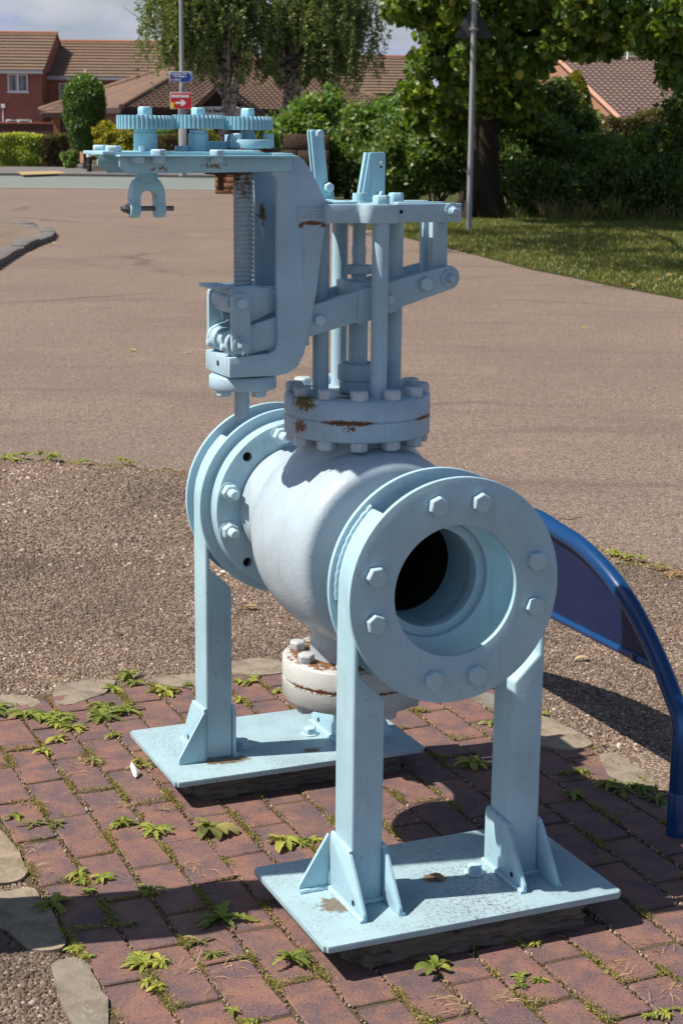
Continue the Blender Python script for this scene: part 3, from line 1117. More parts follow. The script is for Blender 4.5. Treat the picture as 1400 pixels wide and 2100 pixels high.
for k in (1, 4, 7, 10):
    r_ = math.radians(15 + 30 * k)
    cyl(bm, (.1835 * math.cos(r_), .336, ZC + .1835 * math.sin(r_)), (.1835 * math.cos(r_), .362, ZC + .1835 * math.sin(r_)), .0116, 18)
kind(fin(bm, 'hole_shade_plug', M['black'], body), 'stuff')  # black plugs give the bolt holes their shade by colour
bm = bmesh.new()
ring(bm, (0, -.4145, ZC), (0, 1, 0), .104, .205, .045, 80)
fin(bm, 'pipe_flange', M['stand'], body, .002)
# bore: raised seat ring, tapering bore and a far end coloured black as the shade deep inside
bm = bmesh.new()
lathe(bm, [(.1215, -.428), (.1215, -.400), (.112, -.398), (.110, -.375), (.104, -.372), (.104, -.285)], (0, 0, ZC), (0, 1, 0), 64, close=False)
fin(bm, 'bore', M['stand'], body, 0, 30)
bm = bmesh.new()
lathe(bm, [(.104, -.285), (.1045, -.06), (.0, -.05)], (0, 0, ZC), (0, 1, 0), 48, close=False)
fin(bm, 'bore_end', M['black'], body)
# bonnet
bm = bmesh.new()
lathe(bm, [(.157, .9575), (.161, .9605), (.161, .999), (.1585, 1.0008), (.1585, 1.0025), (.161, 1.0045), (.161, 1.043), (.156, 1.0475), (.0, 1.0475)], (0, AY, 0), (0, 0, 1), 88)
bonnet = fin(bm, 'bonnet', M['bonnet'], valve, 0, 50)
for k in range(12):
    a = math.radians(30 * k + 8)
    p = (.1385 * math.cos(a), AY + .1385 * math.sin(a))
    inst('bolt', B_HEAD, bonnet, (p[0], p[1], 1.047), (rnd.gauss(0, .03), rnd.gauss(0, .03), rnd.uniform(0, 1)))
    inst('bolt', B_HEAD, bonnet, (p[0], p[1], .958), (PI, 0, rnd.uniform(0, 1)))
# bottom cover flange
bm = bmesh.new()
lathe(bm, [(.0, .348), (.158, .348), (.164, .354), (.164, .394), (.1605, .3955), (.1605, .398), (.164, .3995), (.164, .440), (.158, .446), (.0, .446)], (0, AY, 0), (0, 0, 1), 80)
bot = fin(bm, 'bottom_flange', M['bottom'], valve, 0, 50)
for k in range(8):
    a = math.radians(45 * k + 12)
    p = (.132 * math.cos(a), AY + .132 * math.sin(a))
    inst('bolt', B_RUSTY, bot, (p[0], p[1], .446), (rnd.gauss(0, .04), rnd.gauss(0, .04), rnd.uniform(0, 1)))
    inst('bolt', B_RUSTY, bot, (p[0], p[1], .348), (PI, 0, rnd.uniform(0, 1)))
# pillars and stem
for (px, py) in ((-.088, 0), (0, .105), (.003, -.105), (.086, 0)):
    bm = bmesh.new()
    lathe(bm, [(.0195, 1.045), (.0178, 1.053), (.0178, 1.412), (.0165, 1.42), (.0165, 1.43)], (px, AY + py, 0), (0, 0, 1), 28)
    fin(bm, 'pillar', M['lever'], valve, 0, 40)
bm = bmesh.new()
lathe(bm, [(.0215, 1.09), (.0215, 1.222), (.0165, 1.232), (.0165, 1.30), (.0165, 1.318), (.0145, 1.322), (.0145, 1.345), (.0155, 1.347), (.0155, 1.363), (.0142, 1.366), (.0142, 1.47)], (0, AY, 0), (0, 0, 1), 28)
stem = fin(bm, 'stem', M['lever'], valve, 0, 40)
bm = bmesh.new()
hexa(bm, (0, AY, 1.304), (0, 0, 1), .031, .02, .3, False)
fin(bm, 'stem_nut', M['lever'], stem, .001)
bm = bmesh.new()
box(bm, -.03, .03, AY - .055, AY + .055, 1.235, 1.29)
fin(bm, 'crosshead', M['lever'], stem, .003)
bm = bmesh.new()
lathe(bm, [(.040, 1.045), (.040, 1.073), (.0445, 1.075), (.0445, 1.107), (.042, 1.110), (.036, 1.110), (.036, 1.088), (.0, 1.088)], (0, AY, 0), (0, 0, 1), 40, close=False)
fin(bm, 'gland', M['lever'], bonnet, .001, 40)
# top yoke: hub plate with two bars running out to the lever's fulcrum pin
bm = bmesh.new()
out = [(-.118, -.10), (-.045, -.10), (-.035, -.128), (.035, -.128), (.043, -.1), (.196, -.1), (.196, -.062), (.10, -.062), (.10, .062), (.196, .062), (.196, .1), (.043, .1), (.035, .128), (-.035, .128), (-.045, .1), (-.118, .1)]
out = [(x, y + AY) for x, y in out]
prism(bm, rounded(out, [.0, .01, .022, .022, .01, .0, .0, .012, .012, 0, 0, .01, .02, .02, .01, 0], 5), 2, 1.4185, 1.4575)
yoke = fin(bm, 'yoke', M['lever'], valve, .0018, 30)
bm = bmesh.new()
box(bm, .05, .16, AY - .09, AY - .065, 1.4575, 1.4605)
box(bm, -.1, -.045, AY - .09, AY + .09, 1.4575, 1.462)
fin(bm, 'shim_plate', M['top'], yoke, .0006)
for px, py, rr, hh in ((-.035, .105, .0185, .02), (.048, -.105, .0, 0), (.003, -.105, .0185, .0185), (.086, 0, .0175, .02)):
    if rr:
        bm = bmesh.new()
        hexa(bm, (px, AY + py, 1.4575), (0, 0, 1), rr, hh, .25)
        if px == .003:
            lathe(bm, [(.005, hh - .002), (.005, hh + .004), (.0025, hh + .008), (0, hh + .009)], (px, AY + py, 1.4575), (0, 0, 1), 12)
        fin(bm, 'pillar_nut', M['top'], yoke, .001)
bm = bmesh.new()
lathe(bm, [(.022, 1.4575), (.022, 1.4605), (.0155, 1.461), (.0155, 1.475), (.0148, 1.477), (0, 1.477)], (0.0, AY, 0), (0, 0, 1), 28)
fin(bm, 'stem_cap', M['top'], yoke, 0, 40)
inst('pin', B_PIN, yoke, (.172, AY - .1, 1.441), RX)
bm = bmesh.new()
tube(bm, [(.160, AY - .112, 1.444), (.158, AY - .114, 1.438), (.172, AY - .116, 1.436), (.183, AY - .114, 1.446)], .0013, 6)
tube(bm, [(.150, AY - .108, 1.443), (.168, AY - .113, 1.441)], .0013, 6)
kind(fin(bm, 'split_pin', M['top'], yoke), 'stuff')
bm = bmesh.new()
lathe(bm, [(.0042, 0), (.0042, .0006)], (.052, AY - .1003, 1.441), (0, -1, 0), 14)
fin(bm, 'pin_hole_disc', M['black'], yoke)  # shade of a pin hole painted as a thin black disc
# upright indicator plate with a slanting toothed edge
bm = bmesh.new()
prism(bm, rounded([(.018, 1.4575), (.036, 1.563), (.0735, 1.563), (.0735, 1.4575)], [0, .004, .006, 0], 3), 1, .000, .006)
ind = fin(bm, 'indicator_plate', M['top'], valve, .001)
bm = bmesh.new()
prism(bm, [(.011, 1.4575), (.029, 1.562), (.036, 1.562), (.036, 1.4575)], 1, .006, .018)
fin(bm, 'slanting_web', M['top'], ind, .001)
bm = bmesh.new()
for i in range(12):
    z = 1.468 + i * .006
    box(bm, .0345, .0385, -.002, .0, z, z + .0032)
kind(fin(bm, 'teeth', M['top'], ind, 0, smooth=False), 'stuff')
bm = bmesh.new()
box(bm, .053, .068, -.0008, .0, 1.4752, 1.4768)
box(bm, .060, .0655, -.0006, .0, 1.529, 1.533)
kind(fin(bm, 'slot', M['rusty'], ind), 'stuff')
inst('bolt', B_SM, ind, (.063, 0, 1.539), RX, (.45, .45, .5))
# tall leaning link made of two straps
for dx, dy in ((0, .048), (-.005, .066)):
    bm = bmesh.new()
    prism(bm, rounded([(-.066, 1.455), (-.036, 1.455), (-.0535, 1.609), (-.0825, 1.609)], [.0, 0, .01, .006], 3), 1, dy, dy + .007)
    sl = fin(bm, 'tall_strap', M['top'], valve, .0012)
inst('bolt', B_SM, sl, (-.0625, .048, 1.600), RX, (.8, .8, 1))
inst('bolt', B_SM, sl, (-.042, .048, 1.4865), RX, (.9, .9, 1.6))
# lever: two plates from the clevis pin to the fulcrum
ZL = lambda x: 1.171 + .2565 * (x + .3)
for sy_, y0, y1 in ((-1, AY - .066, AY - .05), (1, AY + .05, AY + .066)):
    bm = bmesh.new()
    h = .0325
    pts = [(-.31, ZL(-.31) - .026), (-.28, ZL(-.28) - .03), (-.13, ZL(-.13) - h), (.01, ZL(.01) - h - .001), (.186, ZL(.186) - .026)]
    for i in range(9):
        a = math.radians(-75 + 165 * i / 8)
        pts.append((.186 + .0265 * math.cos(a), ZL(.186) + .0265 * math.sin(a) + .001))
    pts += [(.01, ZL(.01) + h + .001), (-.13, ZL(-.13) + h), (-.28, ZL(-.28) + .03)]
    for i in range(7):
        a = math.radians(110 + 130 * i / 6)
        pts.append((-.30 + .028 * math.cos(a), ZL(-.3) + .028 * math.sin(a)))
    prism(bm, pts, 1, y0, y1)
    lv = fin(bm, 'lever', M['lever'], valve, .002, 30)
    if sy_ < 0:
        lever = lv
bm = bmesh.new()
prism(bm, rounded([(-.03, ZL(-.03) - .038), (.062, ZL(.062) - .034), (.062, ZL(.062) + .031), (-.03, ZL(-.03) + .036)], .004, 3), 1, AY - .072, AY - .066)
fin(bm, 'bearing_block', M['lever'], lever, .002)
inst('bolt', B_MED, lever, (.128, AY - .066, ZL(.128) + .004), RX)
inst('bolt', B_MED, lever, (-.120, AY - .066, ZL(-.120) - .002), RX, (.8, .8, 1))
inst('bolt', B_MED, lever, (.040, AY - .072, ZL(.04) - .004), RX, (.7, .7, .7))
inst('pin', B_PIN, lever, (.186, AY - .066, ZL(.186)), RX)
for y in (AY - .046, AY + .0):
    bm = bmesh.new()
    prism(bm, [(.155, 1.27), (.192, 1.27), (.1895, 1.445), (.153, 1.445)], 1, y, y + .02)
    fin(bm, 'link_bar', M['lever'], lever, .0015)
bm = bmesh.new()
cyl(bm, (.186, AY - .066, ZL(.186)), (.186, AY + .066, ZL(.186)), .0085, 16)
fin(bm, 'pin_shaft', M['lever'], lever)
bm = bmesh.new()
cyl(bm, (.172, AY - .1, 1.441), (.172, AY + .1, 1.441), .0085, 16)
fin(bm, 'pin_shaft', M['lever'], lever)
# C-shaped actuator frame: two plates joined by the foot block
CP = [(-.23, 1.561), (-.187, 1.561), (-.160, 1.547), (-.142, 1.522), (-.113, 1.470), (-.106, 1.460), (-.107, 1.421), (-.115, 1.390), (-.131, 1.272), (-.146, 1.198), (-.157, 1.146), (-.172, 1.119), (-.193, 1.106), (-.214, 1.1015), (-.325, 1.1015), (-.325, 1.143), (-.238, 1.149), (-.224, 1.155), (-.218, 1.168), (-.218, 1.500), (-.221, 1.510), (-.23, 1.517)]
CP2 = [(-.555, 1.552), (-.23, 1.552)]
for nm, y0, y1 in (('frame_plate', -.1075, -.0925), ('frame_plate', .0325, .0475)):
    bm = bmesh.new()
    prism(bm, CP, 1, y0, y1)
    fp = fin(bm, nm, M['frame'], valve, .002, 30)
    if y0 < 0:
        frame = fp
bm = bmesh.new()
box(bm, -.325, -.20, -.0925, .0325, 1.1005, 1.1425)
foot = fin(bm, 'foot_block', M['frame'], frame, .003)
bm = bmesh.new()
box(bm, -.150, -.128, -.0925, .0325, 1.40, 1.455)
box(bm, -.16, -.14, -.0925, .0325, 1.16, 1.20)
fin(bm, 'spacer_block', M['frame'], frame, .002)
bm = bmesh.new()
box(bm, -.106, -.1, -.10, .04, 1.419, 1.462)
fin(bm, 'yoke_joint', M['frame'], frame, .001)
bm = bmesh.new()
lathe(bm, [(.006, 0), (.006, .0008)], (-.3255, -.035, 1.124), (-1, 0, 0), 14)
fin(bm, 'grease_hole_disc', M['black'], frame)  # black disc on the surface, coloured like the shaded inside of a hole
# maker's plate, blank bars with two rivets
bm = bmesh.new()
box(bm, -.174, -.1105, -.1105, -.1075, 1.421, 1.451)
npl = fin(bm, 'name_plate', M['frame'], frame, .001)
bm = bmesh.new()
for z, x0, x1 in ((1.445, -.170, -.115), (1.4385, -.158, -.126), (1.432, -.158, -.126), (1.4265, -.168, -.117)):
    box(bm, x0, x1, -.1118, -.1105, z, z + .0032)
for x in (-.168, -.1165):
    lathe(bm, [(.0045, 0), (.004, .0025), (0, .0035)], (x, -.1105, 1.436), (0, -1, 0), 12)
kind(fin(bm, 'raised_bars', M['frame'], npl, .0003), 'stuff')
# round flange under the foot with a hanging spigot
bm = bmesh.new()
lathe(bm, [(.0, 1.068), (.070, 1.068), (.072, 1.0705), (.072, 1.094), (.069, 1.097), (0, 1.097)], (-.268, AY, 0), (0, 0, 1), 48)
ff = fin(bm, 'foot_flange', M['frame'], frame, 0, 50)
for k in range(4):
    a = math.radians(20 + 90 * k)
    inst('bolt', B_MED, ff, (-.268 + .052 * math.cos(a), AY + .052 * math.sin(a), 1.069), (PI, 0, rnd.random()), (.95, .95, 1.1))
bm = bmesh.new()
lathe(bm, [(.0165, 1.068), (.0165, 1.009), (.0155, 1.006), (0, 1.006)], (-.270, AY, 0), (0, 0, 1), 24)
fin(bm, 'spigot', M['frame'], frame, 0, 40)
# threaded spindle: one turn every 4.8 mm
bm = bmesh.new()
prof = [(.0, 1.27)]
z = 1.27
while z < 1.53:
    prof += [(.0176, z), (.0214, z + .0028), (.0214, z + .0050), (.0176, z + .0078)]
    z += .0097
prof += [(0, z)]
lathe(bm, prof, (-.2655, AY, 0), (0, 0, 1), 30)
for v in bm.verts:        # lean the rings into a helix
    v.co.z += .00485 * math.atan2(v.co.y - AY, v.co.x + .2655) / PI
spindle = fin(bm, 'spindle', M['screw'], valve, 0, 50)
# spindle nut with guide arms
bm = bmesh.new()
box(bm, -.312, -.225, AY - .053, AY + .053, 1.232, 1.286)
nut = fin(bm, 'spindle_nut', M['lever'], valve, .004)
bm = bmesh.new()
prism(bm, rounded([(-.352, 1.283), (-.312, 1.2835), (-.312, 1.291), (-.352, 1.290)], .002, 2), 1, AY - .045, AY + .045)
fin(bm, 'nut_lip', M['lever'], nut, .002)
for y0, y1 in ((AY - .0505, AY - .038), (AY + .038, AY + .0505)):
    bm = bmesh.new()
    prism(bm, rounded([(-.30, 1.288), (-.262, 1.290), (-.20, 1.279), (-.12, 1.276), (-.12, 1.262), (-.205, 1.240), (-.272, 1.209), (-.30, 1.212)], .004, 2), 1, y0, y1)
    fin(bm, 'guide_arm', M['lever'], nut, .002)
bm = bmesh.new()
cyl(bm, (-.3, AY - .075, 1.256), (-.3, AY + .075, 1.256), .0125, 18)
cyl(bm, (-.3, AY - .052, 1.256), (-.3, AY + .052, 1.256), .020, 22)
fin(bm, 'trunnion', M['lever'], nut, .001)
for y0, y1 in ((AY - .082, AY - .068), (AY + .068, AY + .082)):
    bm = bmesh.new()
    prism(bm, rounded([(-.3205, 1.150), (-.2795, 1.150), (-.2795, 1.277), (-.3205, 1.277)], .016, 5), 1, y0, y1)
    lk = fin(bm, 'clevis_strap', M['lever'], nut, .0025)
inst('bolt', B_SM, nut, (-.3, AY - .082, 1.256), RX)
inst('pin', B_PIN, nut, (-.3, AY - .082, 1.170), RX)
bm = bmesh.new()
tube(bm, [(-.298, AY - .095, 1.190), (-.3, AY - .099, 1.166), (-.304, AY - .1, 1.15)], .0012, 6)
tube(bm, [(-.298, AY - .095, 1.190), (-.297, AY - .099, 1.166), (-.293, AY - .1, 1.15)], .0012, 6)
kind(fin(bm, 'split_pin', M['lever'], nut), 'stuff')
for y0, y1, r in ((AY - .066, AY - .02, .026), (AY + .02, AY + .066, .026), (AY - .03, AY + .03, .019)):
    bm = bmesh.new()
    cyl(bm, (-.3, y0, 1.170), (-.3, y1, 1.170), r, 30)
    fin(bm, 'lever_eye', M['lever'], lever, .0025)
for y in (AY - .045, AY + .045):
    inst('bolt', B_SM, lever, (-.324, y, 1.162), Matrix.Rotation(-PI / 2, 3, 'Y'), (.7, .7, 1))
# gear plate on two angle irons
bm = bmesh.new()
box(bm, -.586, -.205, -.105, .045, 1.5555, 1.5625)
gp_ = fin(bm, 'gear_plate', M['top'], valve, .001)
for y0, y1, yo, x1, xs in ((-.1135, -.1085, -.139, -.19, -.555), (.0485, .0535, .079, -.19, -.555)):
    bm = bmesh.new()
    prism(bm, [(xs, 1.5535), (xs, 1.532), (xs + .022, 1.5165), (x1, 1.525), (x1, 1.5535)] if y0 > 0 else [(xs, 1.5535), (xs, 1.533), (xs + .016, 1.519), (x1, 1.5245), (x1, 1.5535)], 1, y0, y1)
    box(bm, xs - .006, x1 + .006, min(y0, yo) if y0 < 0 else y0, y1 if y0 < 0 else max(y1, yo), 1.5525, 1.5562)
    fin(bm, 'angle_iron', M['top'], gp_, .0008)
for x, y in ((-.545, .06), (-.477, -.122), (-.395, -.02), (-.355, -.122), (-.56, -.09)):
    inst('bolt', B_MED, gp_, (x, y, 1.5625 if y > -.11 else 1.5562), (0, 0, rnd.random()), (1, 1, .8))
for x in (-.477, -.355, -.52):
    inst('bolt', B_MED, gp_, (x, -.124, 1.5525), (PI, 0, rnd.random()), (.9, .9, .9))
bm = bmesh.new()
tube(bm, [(-.505, -.1, 1.5625), (-.505, -.1, 1.573)], .006, 8)
tube(bm, [(-.34, -.1, 1.563), (-.25, -.1, 1.563)], .004, 8)
fin(bm, 'stud', M['top'], gp_)
bm = bmesh.new()
lathe(bm, [(.012, 1.5165), (.012, 1.512), (.0062, 1.511), (.0062, 1.484), (0, 1.484)], (-.315, AY, 0), (0, 0, 1), 16)
box(bm, -.34, -.29, AY - .03, AY + .03, 1.516, 1.553)
fin(bm, 'hanging_stud', M['rusty'], gp_, 0, 40)


def gear(cx, r, n, hub_r, ph, dz=0.0):
    bm = bmesh.new()
    pts = []
    for i in range(n):
        a = 2 * PI * (i + ph) / n
        d = 2 * PI / n
        for f, rr in ((-.30, r - .0052), (-.17, r - .0004), (0, r), (.17, r - .0004), (.30, r - .0052), (.5, r - .0060)):
            pts.append((cx + rr * math.cos(a + f * d), AY + rr * math.sin(a + f * d)))
    prism(bm, pts, 2, 1.606 + dz, 1.6335 + dz)
    g = fin(bm, 'gear', M['top'], valve, 0, 28)
    bm = bmesh.new()
    lathe(bm, [(hub_r, 1.562), (hub_r, 1.598), (hub_r - .002, 1.599), (hub_r - .002, 1.606)], (cx, AY, 0), (0, 0, 1), 32)
    fin(bm, 'gear_hub', M['top'], g, 0, 40)
    bm = bmesh.new()
    lathe(bm, [(.0165, 1.6335), (.0165, 1.6352)], (cx, AY, 0), (0, 0, 1), 24)
    hexa(bm, (cx, AY, 1.6352), (0, 0, 1), .0152, .0155, ph * 3 + .2)
    fin(bm, 'cap_nut', M['top'], g, .0008)
    return g


gear(-.476, .0578, 38, .0243, .1)
gear(-.363, .0526, 35, .0205, .45, .0022)
g3 = gear(-.2555, .0522, 35, .0165, .2, .0006)
# oval bearing housing under the third gear
bm = bmesh.new()
el = [(-.2555 + .046 * math.cos(2 * PI * i / 40) * (1.0), -.055 + .045 * math.sin(2 * PI * i / 40)) for i in range(40)]
prism(bm, el, 2, 1.569, 1.5875)
bh = fin(bm, 'bearing_housing', M['top'], gp_, .002)
bm = bmesh.new()
el = [(-.29 + .046 * math.cos(2 * PI * i / 40), .01 + .035 * math.sin(2 * PI * i / 40)) for i in range(40)]
prism(bm, el, 2, 1.5625, 1.583)
box(bm, -.292, -.272, -.01, .01, 1.58, 1.597)
fin(bm, 'housing_plate', M['top'], gp_, .001)
bm = bmesh.new()
box(bm, -.30, -.21, -.09, -.02, 1.5625, 1.57)
fin(bm, 'dirt_ledge', M['rusty'], bh, .002)
for x in (-.291, -.222):
    inst('bolt', B_SM, bh, (x, -.06, 1.5875), (0, 0, .3), (1, 1, 1.4))
# fork hanging below the first gear with a steel rod through it
bm = bmesh.new()
lathe(bm, [(.0235, 1.562), (.0235, 1.508), (.026, 1.500)], (-.4755, AY, 0), (0, 0, 1), 32)
fork_o = [(-.499, 1.506), (-.507, 1.492), (-.5105, 1.475), (-.5105, 1.46), (-.4925, 1.458), (-.4925, 1.474), (-.486, 1.483), (-.4645, 1.483), (-.4585, 1.475), (-.4585, 1.458), (-.4405, 1.46), (-.4405, 1.475), (-.444, 1.492), (-.452, 1.506)]
prism(bm, fork_o, 1, AY - .02, AY + .02)
fork = fin(bm, 'fork', M['top'], valve, .003, 40)
for x0, x1 in ((-.5125, -.4918), (-.459, -.4385)):
    bm = bmesh.new()
    cyl(bm, (x0, AY, 1.4475), (x1, AY, 1.4475), .0185, 28)
    box(bm, x0 + .002, x1 - .001, AY - .0165, AY + .0165, 1.448, 1.468)
    fin(bm, 'fork_eye', M['top'], fork, .002, 40)
bm = bmesh.new()
cyl(bm, (-.520, AY, 1.4475), (-.4185, AY, 1.4475), .0052, 16)
cyl(bm, (-.5175, AY, 1.4475), (-.514, AY, 1.4475), .0105, 18)
hexa(bm, (-.5175, AY, 1.4475), (-1, 0, 0), .0085, .008)
cyl(bm, (-.53, AY, 1.4475), (-.52, AY, 1.4475), .0045, 12)
fin(bm, 'rod', M['steel'], fork, 0, 40)
# concrete blocks under the plates
for (x0, x1, y0, y1, z, nm) in ((-.255, .255, YF - .178, YF + .15, .0605, 'front'), (-.28, .28, YR_ - .165, YR_ + .15, .0535, 'rear')):
    bm = bmesh.new()
    box(bm, x0, x1, y0, y1, -.02, z)
    bmesh.ops.subdivide_edges(bm, edges=bm.edges, cuts=14, use_grid_fill=True)
    for v in bm.verts:
        if v.co.z < z - .004:
            v.co += Vector((rnd.uniform(-.007, .007), rnd.uniform(-.009, .009), 0))
            if abs(v.co.x - x0) < .03 and abs(v.co.y - y0) < .03:
                v.co += Vector((.02, .012, 0))
    o = fin(bm, 'concrete_pad', M['concrete'], None, 0, 60)
    o.location = (OX, OY, 0)
    o.rotation_euler = (0, 0, YAW)
    kind(o, 'structure')
# ------------------------------------------------------------------ near objects
def px_m(u, v):
    p = gp(u, v)
    return (p - Vector((0, 0, CAMH))).length / FPX


def leaf_strip(base, az, el, ln, wd, kindl, droop, seed):
    """one weed leaf as a folded strip: returns verts, quads"""
    r = random.Random(seed)
    n = 10
    V, F = [], []
    p = Vector(base)
    e = el
    side = Vector((-math.sin(az), math.cos(az), 0))
    tw = r.uniform(-.4, .4)
    for i in range(n + 1):
        t = i / n
        if kindl == 'tooth':
            wv = wd * (.28 + .72 * math.sin(PI * min(1, t * .95 + .08)) ** .8) * (1.3 if i % 2 else .55)
        elif kindl == 'spoon':
            wv = wd * (.22 + 1.0 * math.sin(PI * t ** 1.5) ** .9)
        else:
            wv = wd * (math.sin(PI * (t * .93 + .06)) ** .75) * (1.1 if i % 2 else .9)
        if i == n:
            wv *= .25
        d = Vector((math.cos(az) * math.cos(e), math.sin(az) * math.cos(e), math.sin(e)))
        upv = side.cross(d) * -1
        s2 = (side * math.cos(tw * t) + upv * math.sin(tw * t))
        V += [p - s2 * wv * .5 + upv * wv * .16, p.copy(), p + s2 * wv * .5 + upv * wv * .16]
        p = p + d * (ln / n)
        e -= droop / n
        az += r.uniform(-.06, .06)
    for i in range(n):
        a = i * 3
        F += [(a, a + 3, a + 4, a + 1), (a + 1, a + 4, a + 5, a + 2)]
    return V, F


def weed(u, v, size, kindl, label, mat='weed', nroot=1, nleaf=14, group=None, cat='weed', height=.35, z=0.0, off=0.0):
    c = gp(u, v, z)
    s = 2.15 * size * px_m(u, v)
    r = random.Random(int(u * 31 + v * 7))
    V, F, C = [], [], []
    hue = r.uniform(.3, .7)
    nleaf = int(nleaf * 2.4)
    for k in range(nroot):
        o = Vector((r.gauss(0, .36) * s, r.gauss(0, .30) * s, 0)) if nroot > 1 else Vector()
        ss = s * (r.uniform(.5, .8) if nroot > 1 else 1)
        for j in range(nleaf):
            az = r.uniform(0, 2 * PI)
            inner = r.random()
            ln = ss * r.triangular(.22, .85, .5) * (.6 if inner < .35 else 1)
            el = r.uniform(.15, .45) + (height * 1.6 if inner < .3 else height * .5)
            wd = ln * {'tooth': .24, 'spoon': .28, 'broad': .28, 'narrow': .16}[kindl] * r.uniform(.8, 1.2)
            v_, f_ = leaf_strip(o + Vector((0, 0, .003)), az, el, ln, wd, kindl, r.uniform(.5, 1.0) + el, r.random())
            b0 = len(V)
            V += v_
            F += [tuple(i + b0 for i in q) for q in f_]
            cc = min(1, max(0, r.gauss(hue, .24)))
            C += [cc] * len(v_)
    V = np.array([tuple(p) for p in V])
    V[:, 2] = np.maximum(V[:, 2], .0015)
    o = npmesh('weed', V, F, M[mat], None, np.array(C), True)
    o.location = c
    tag(o, label, cat, group)
    return o


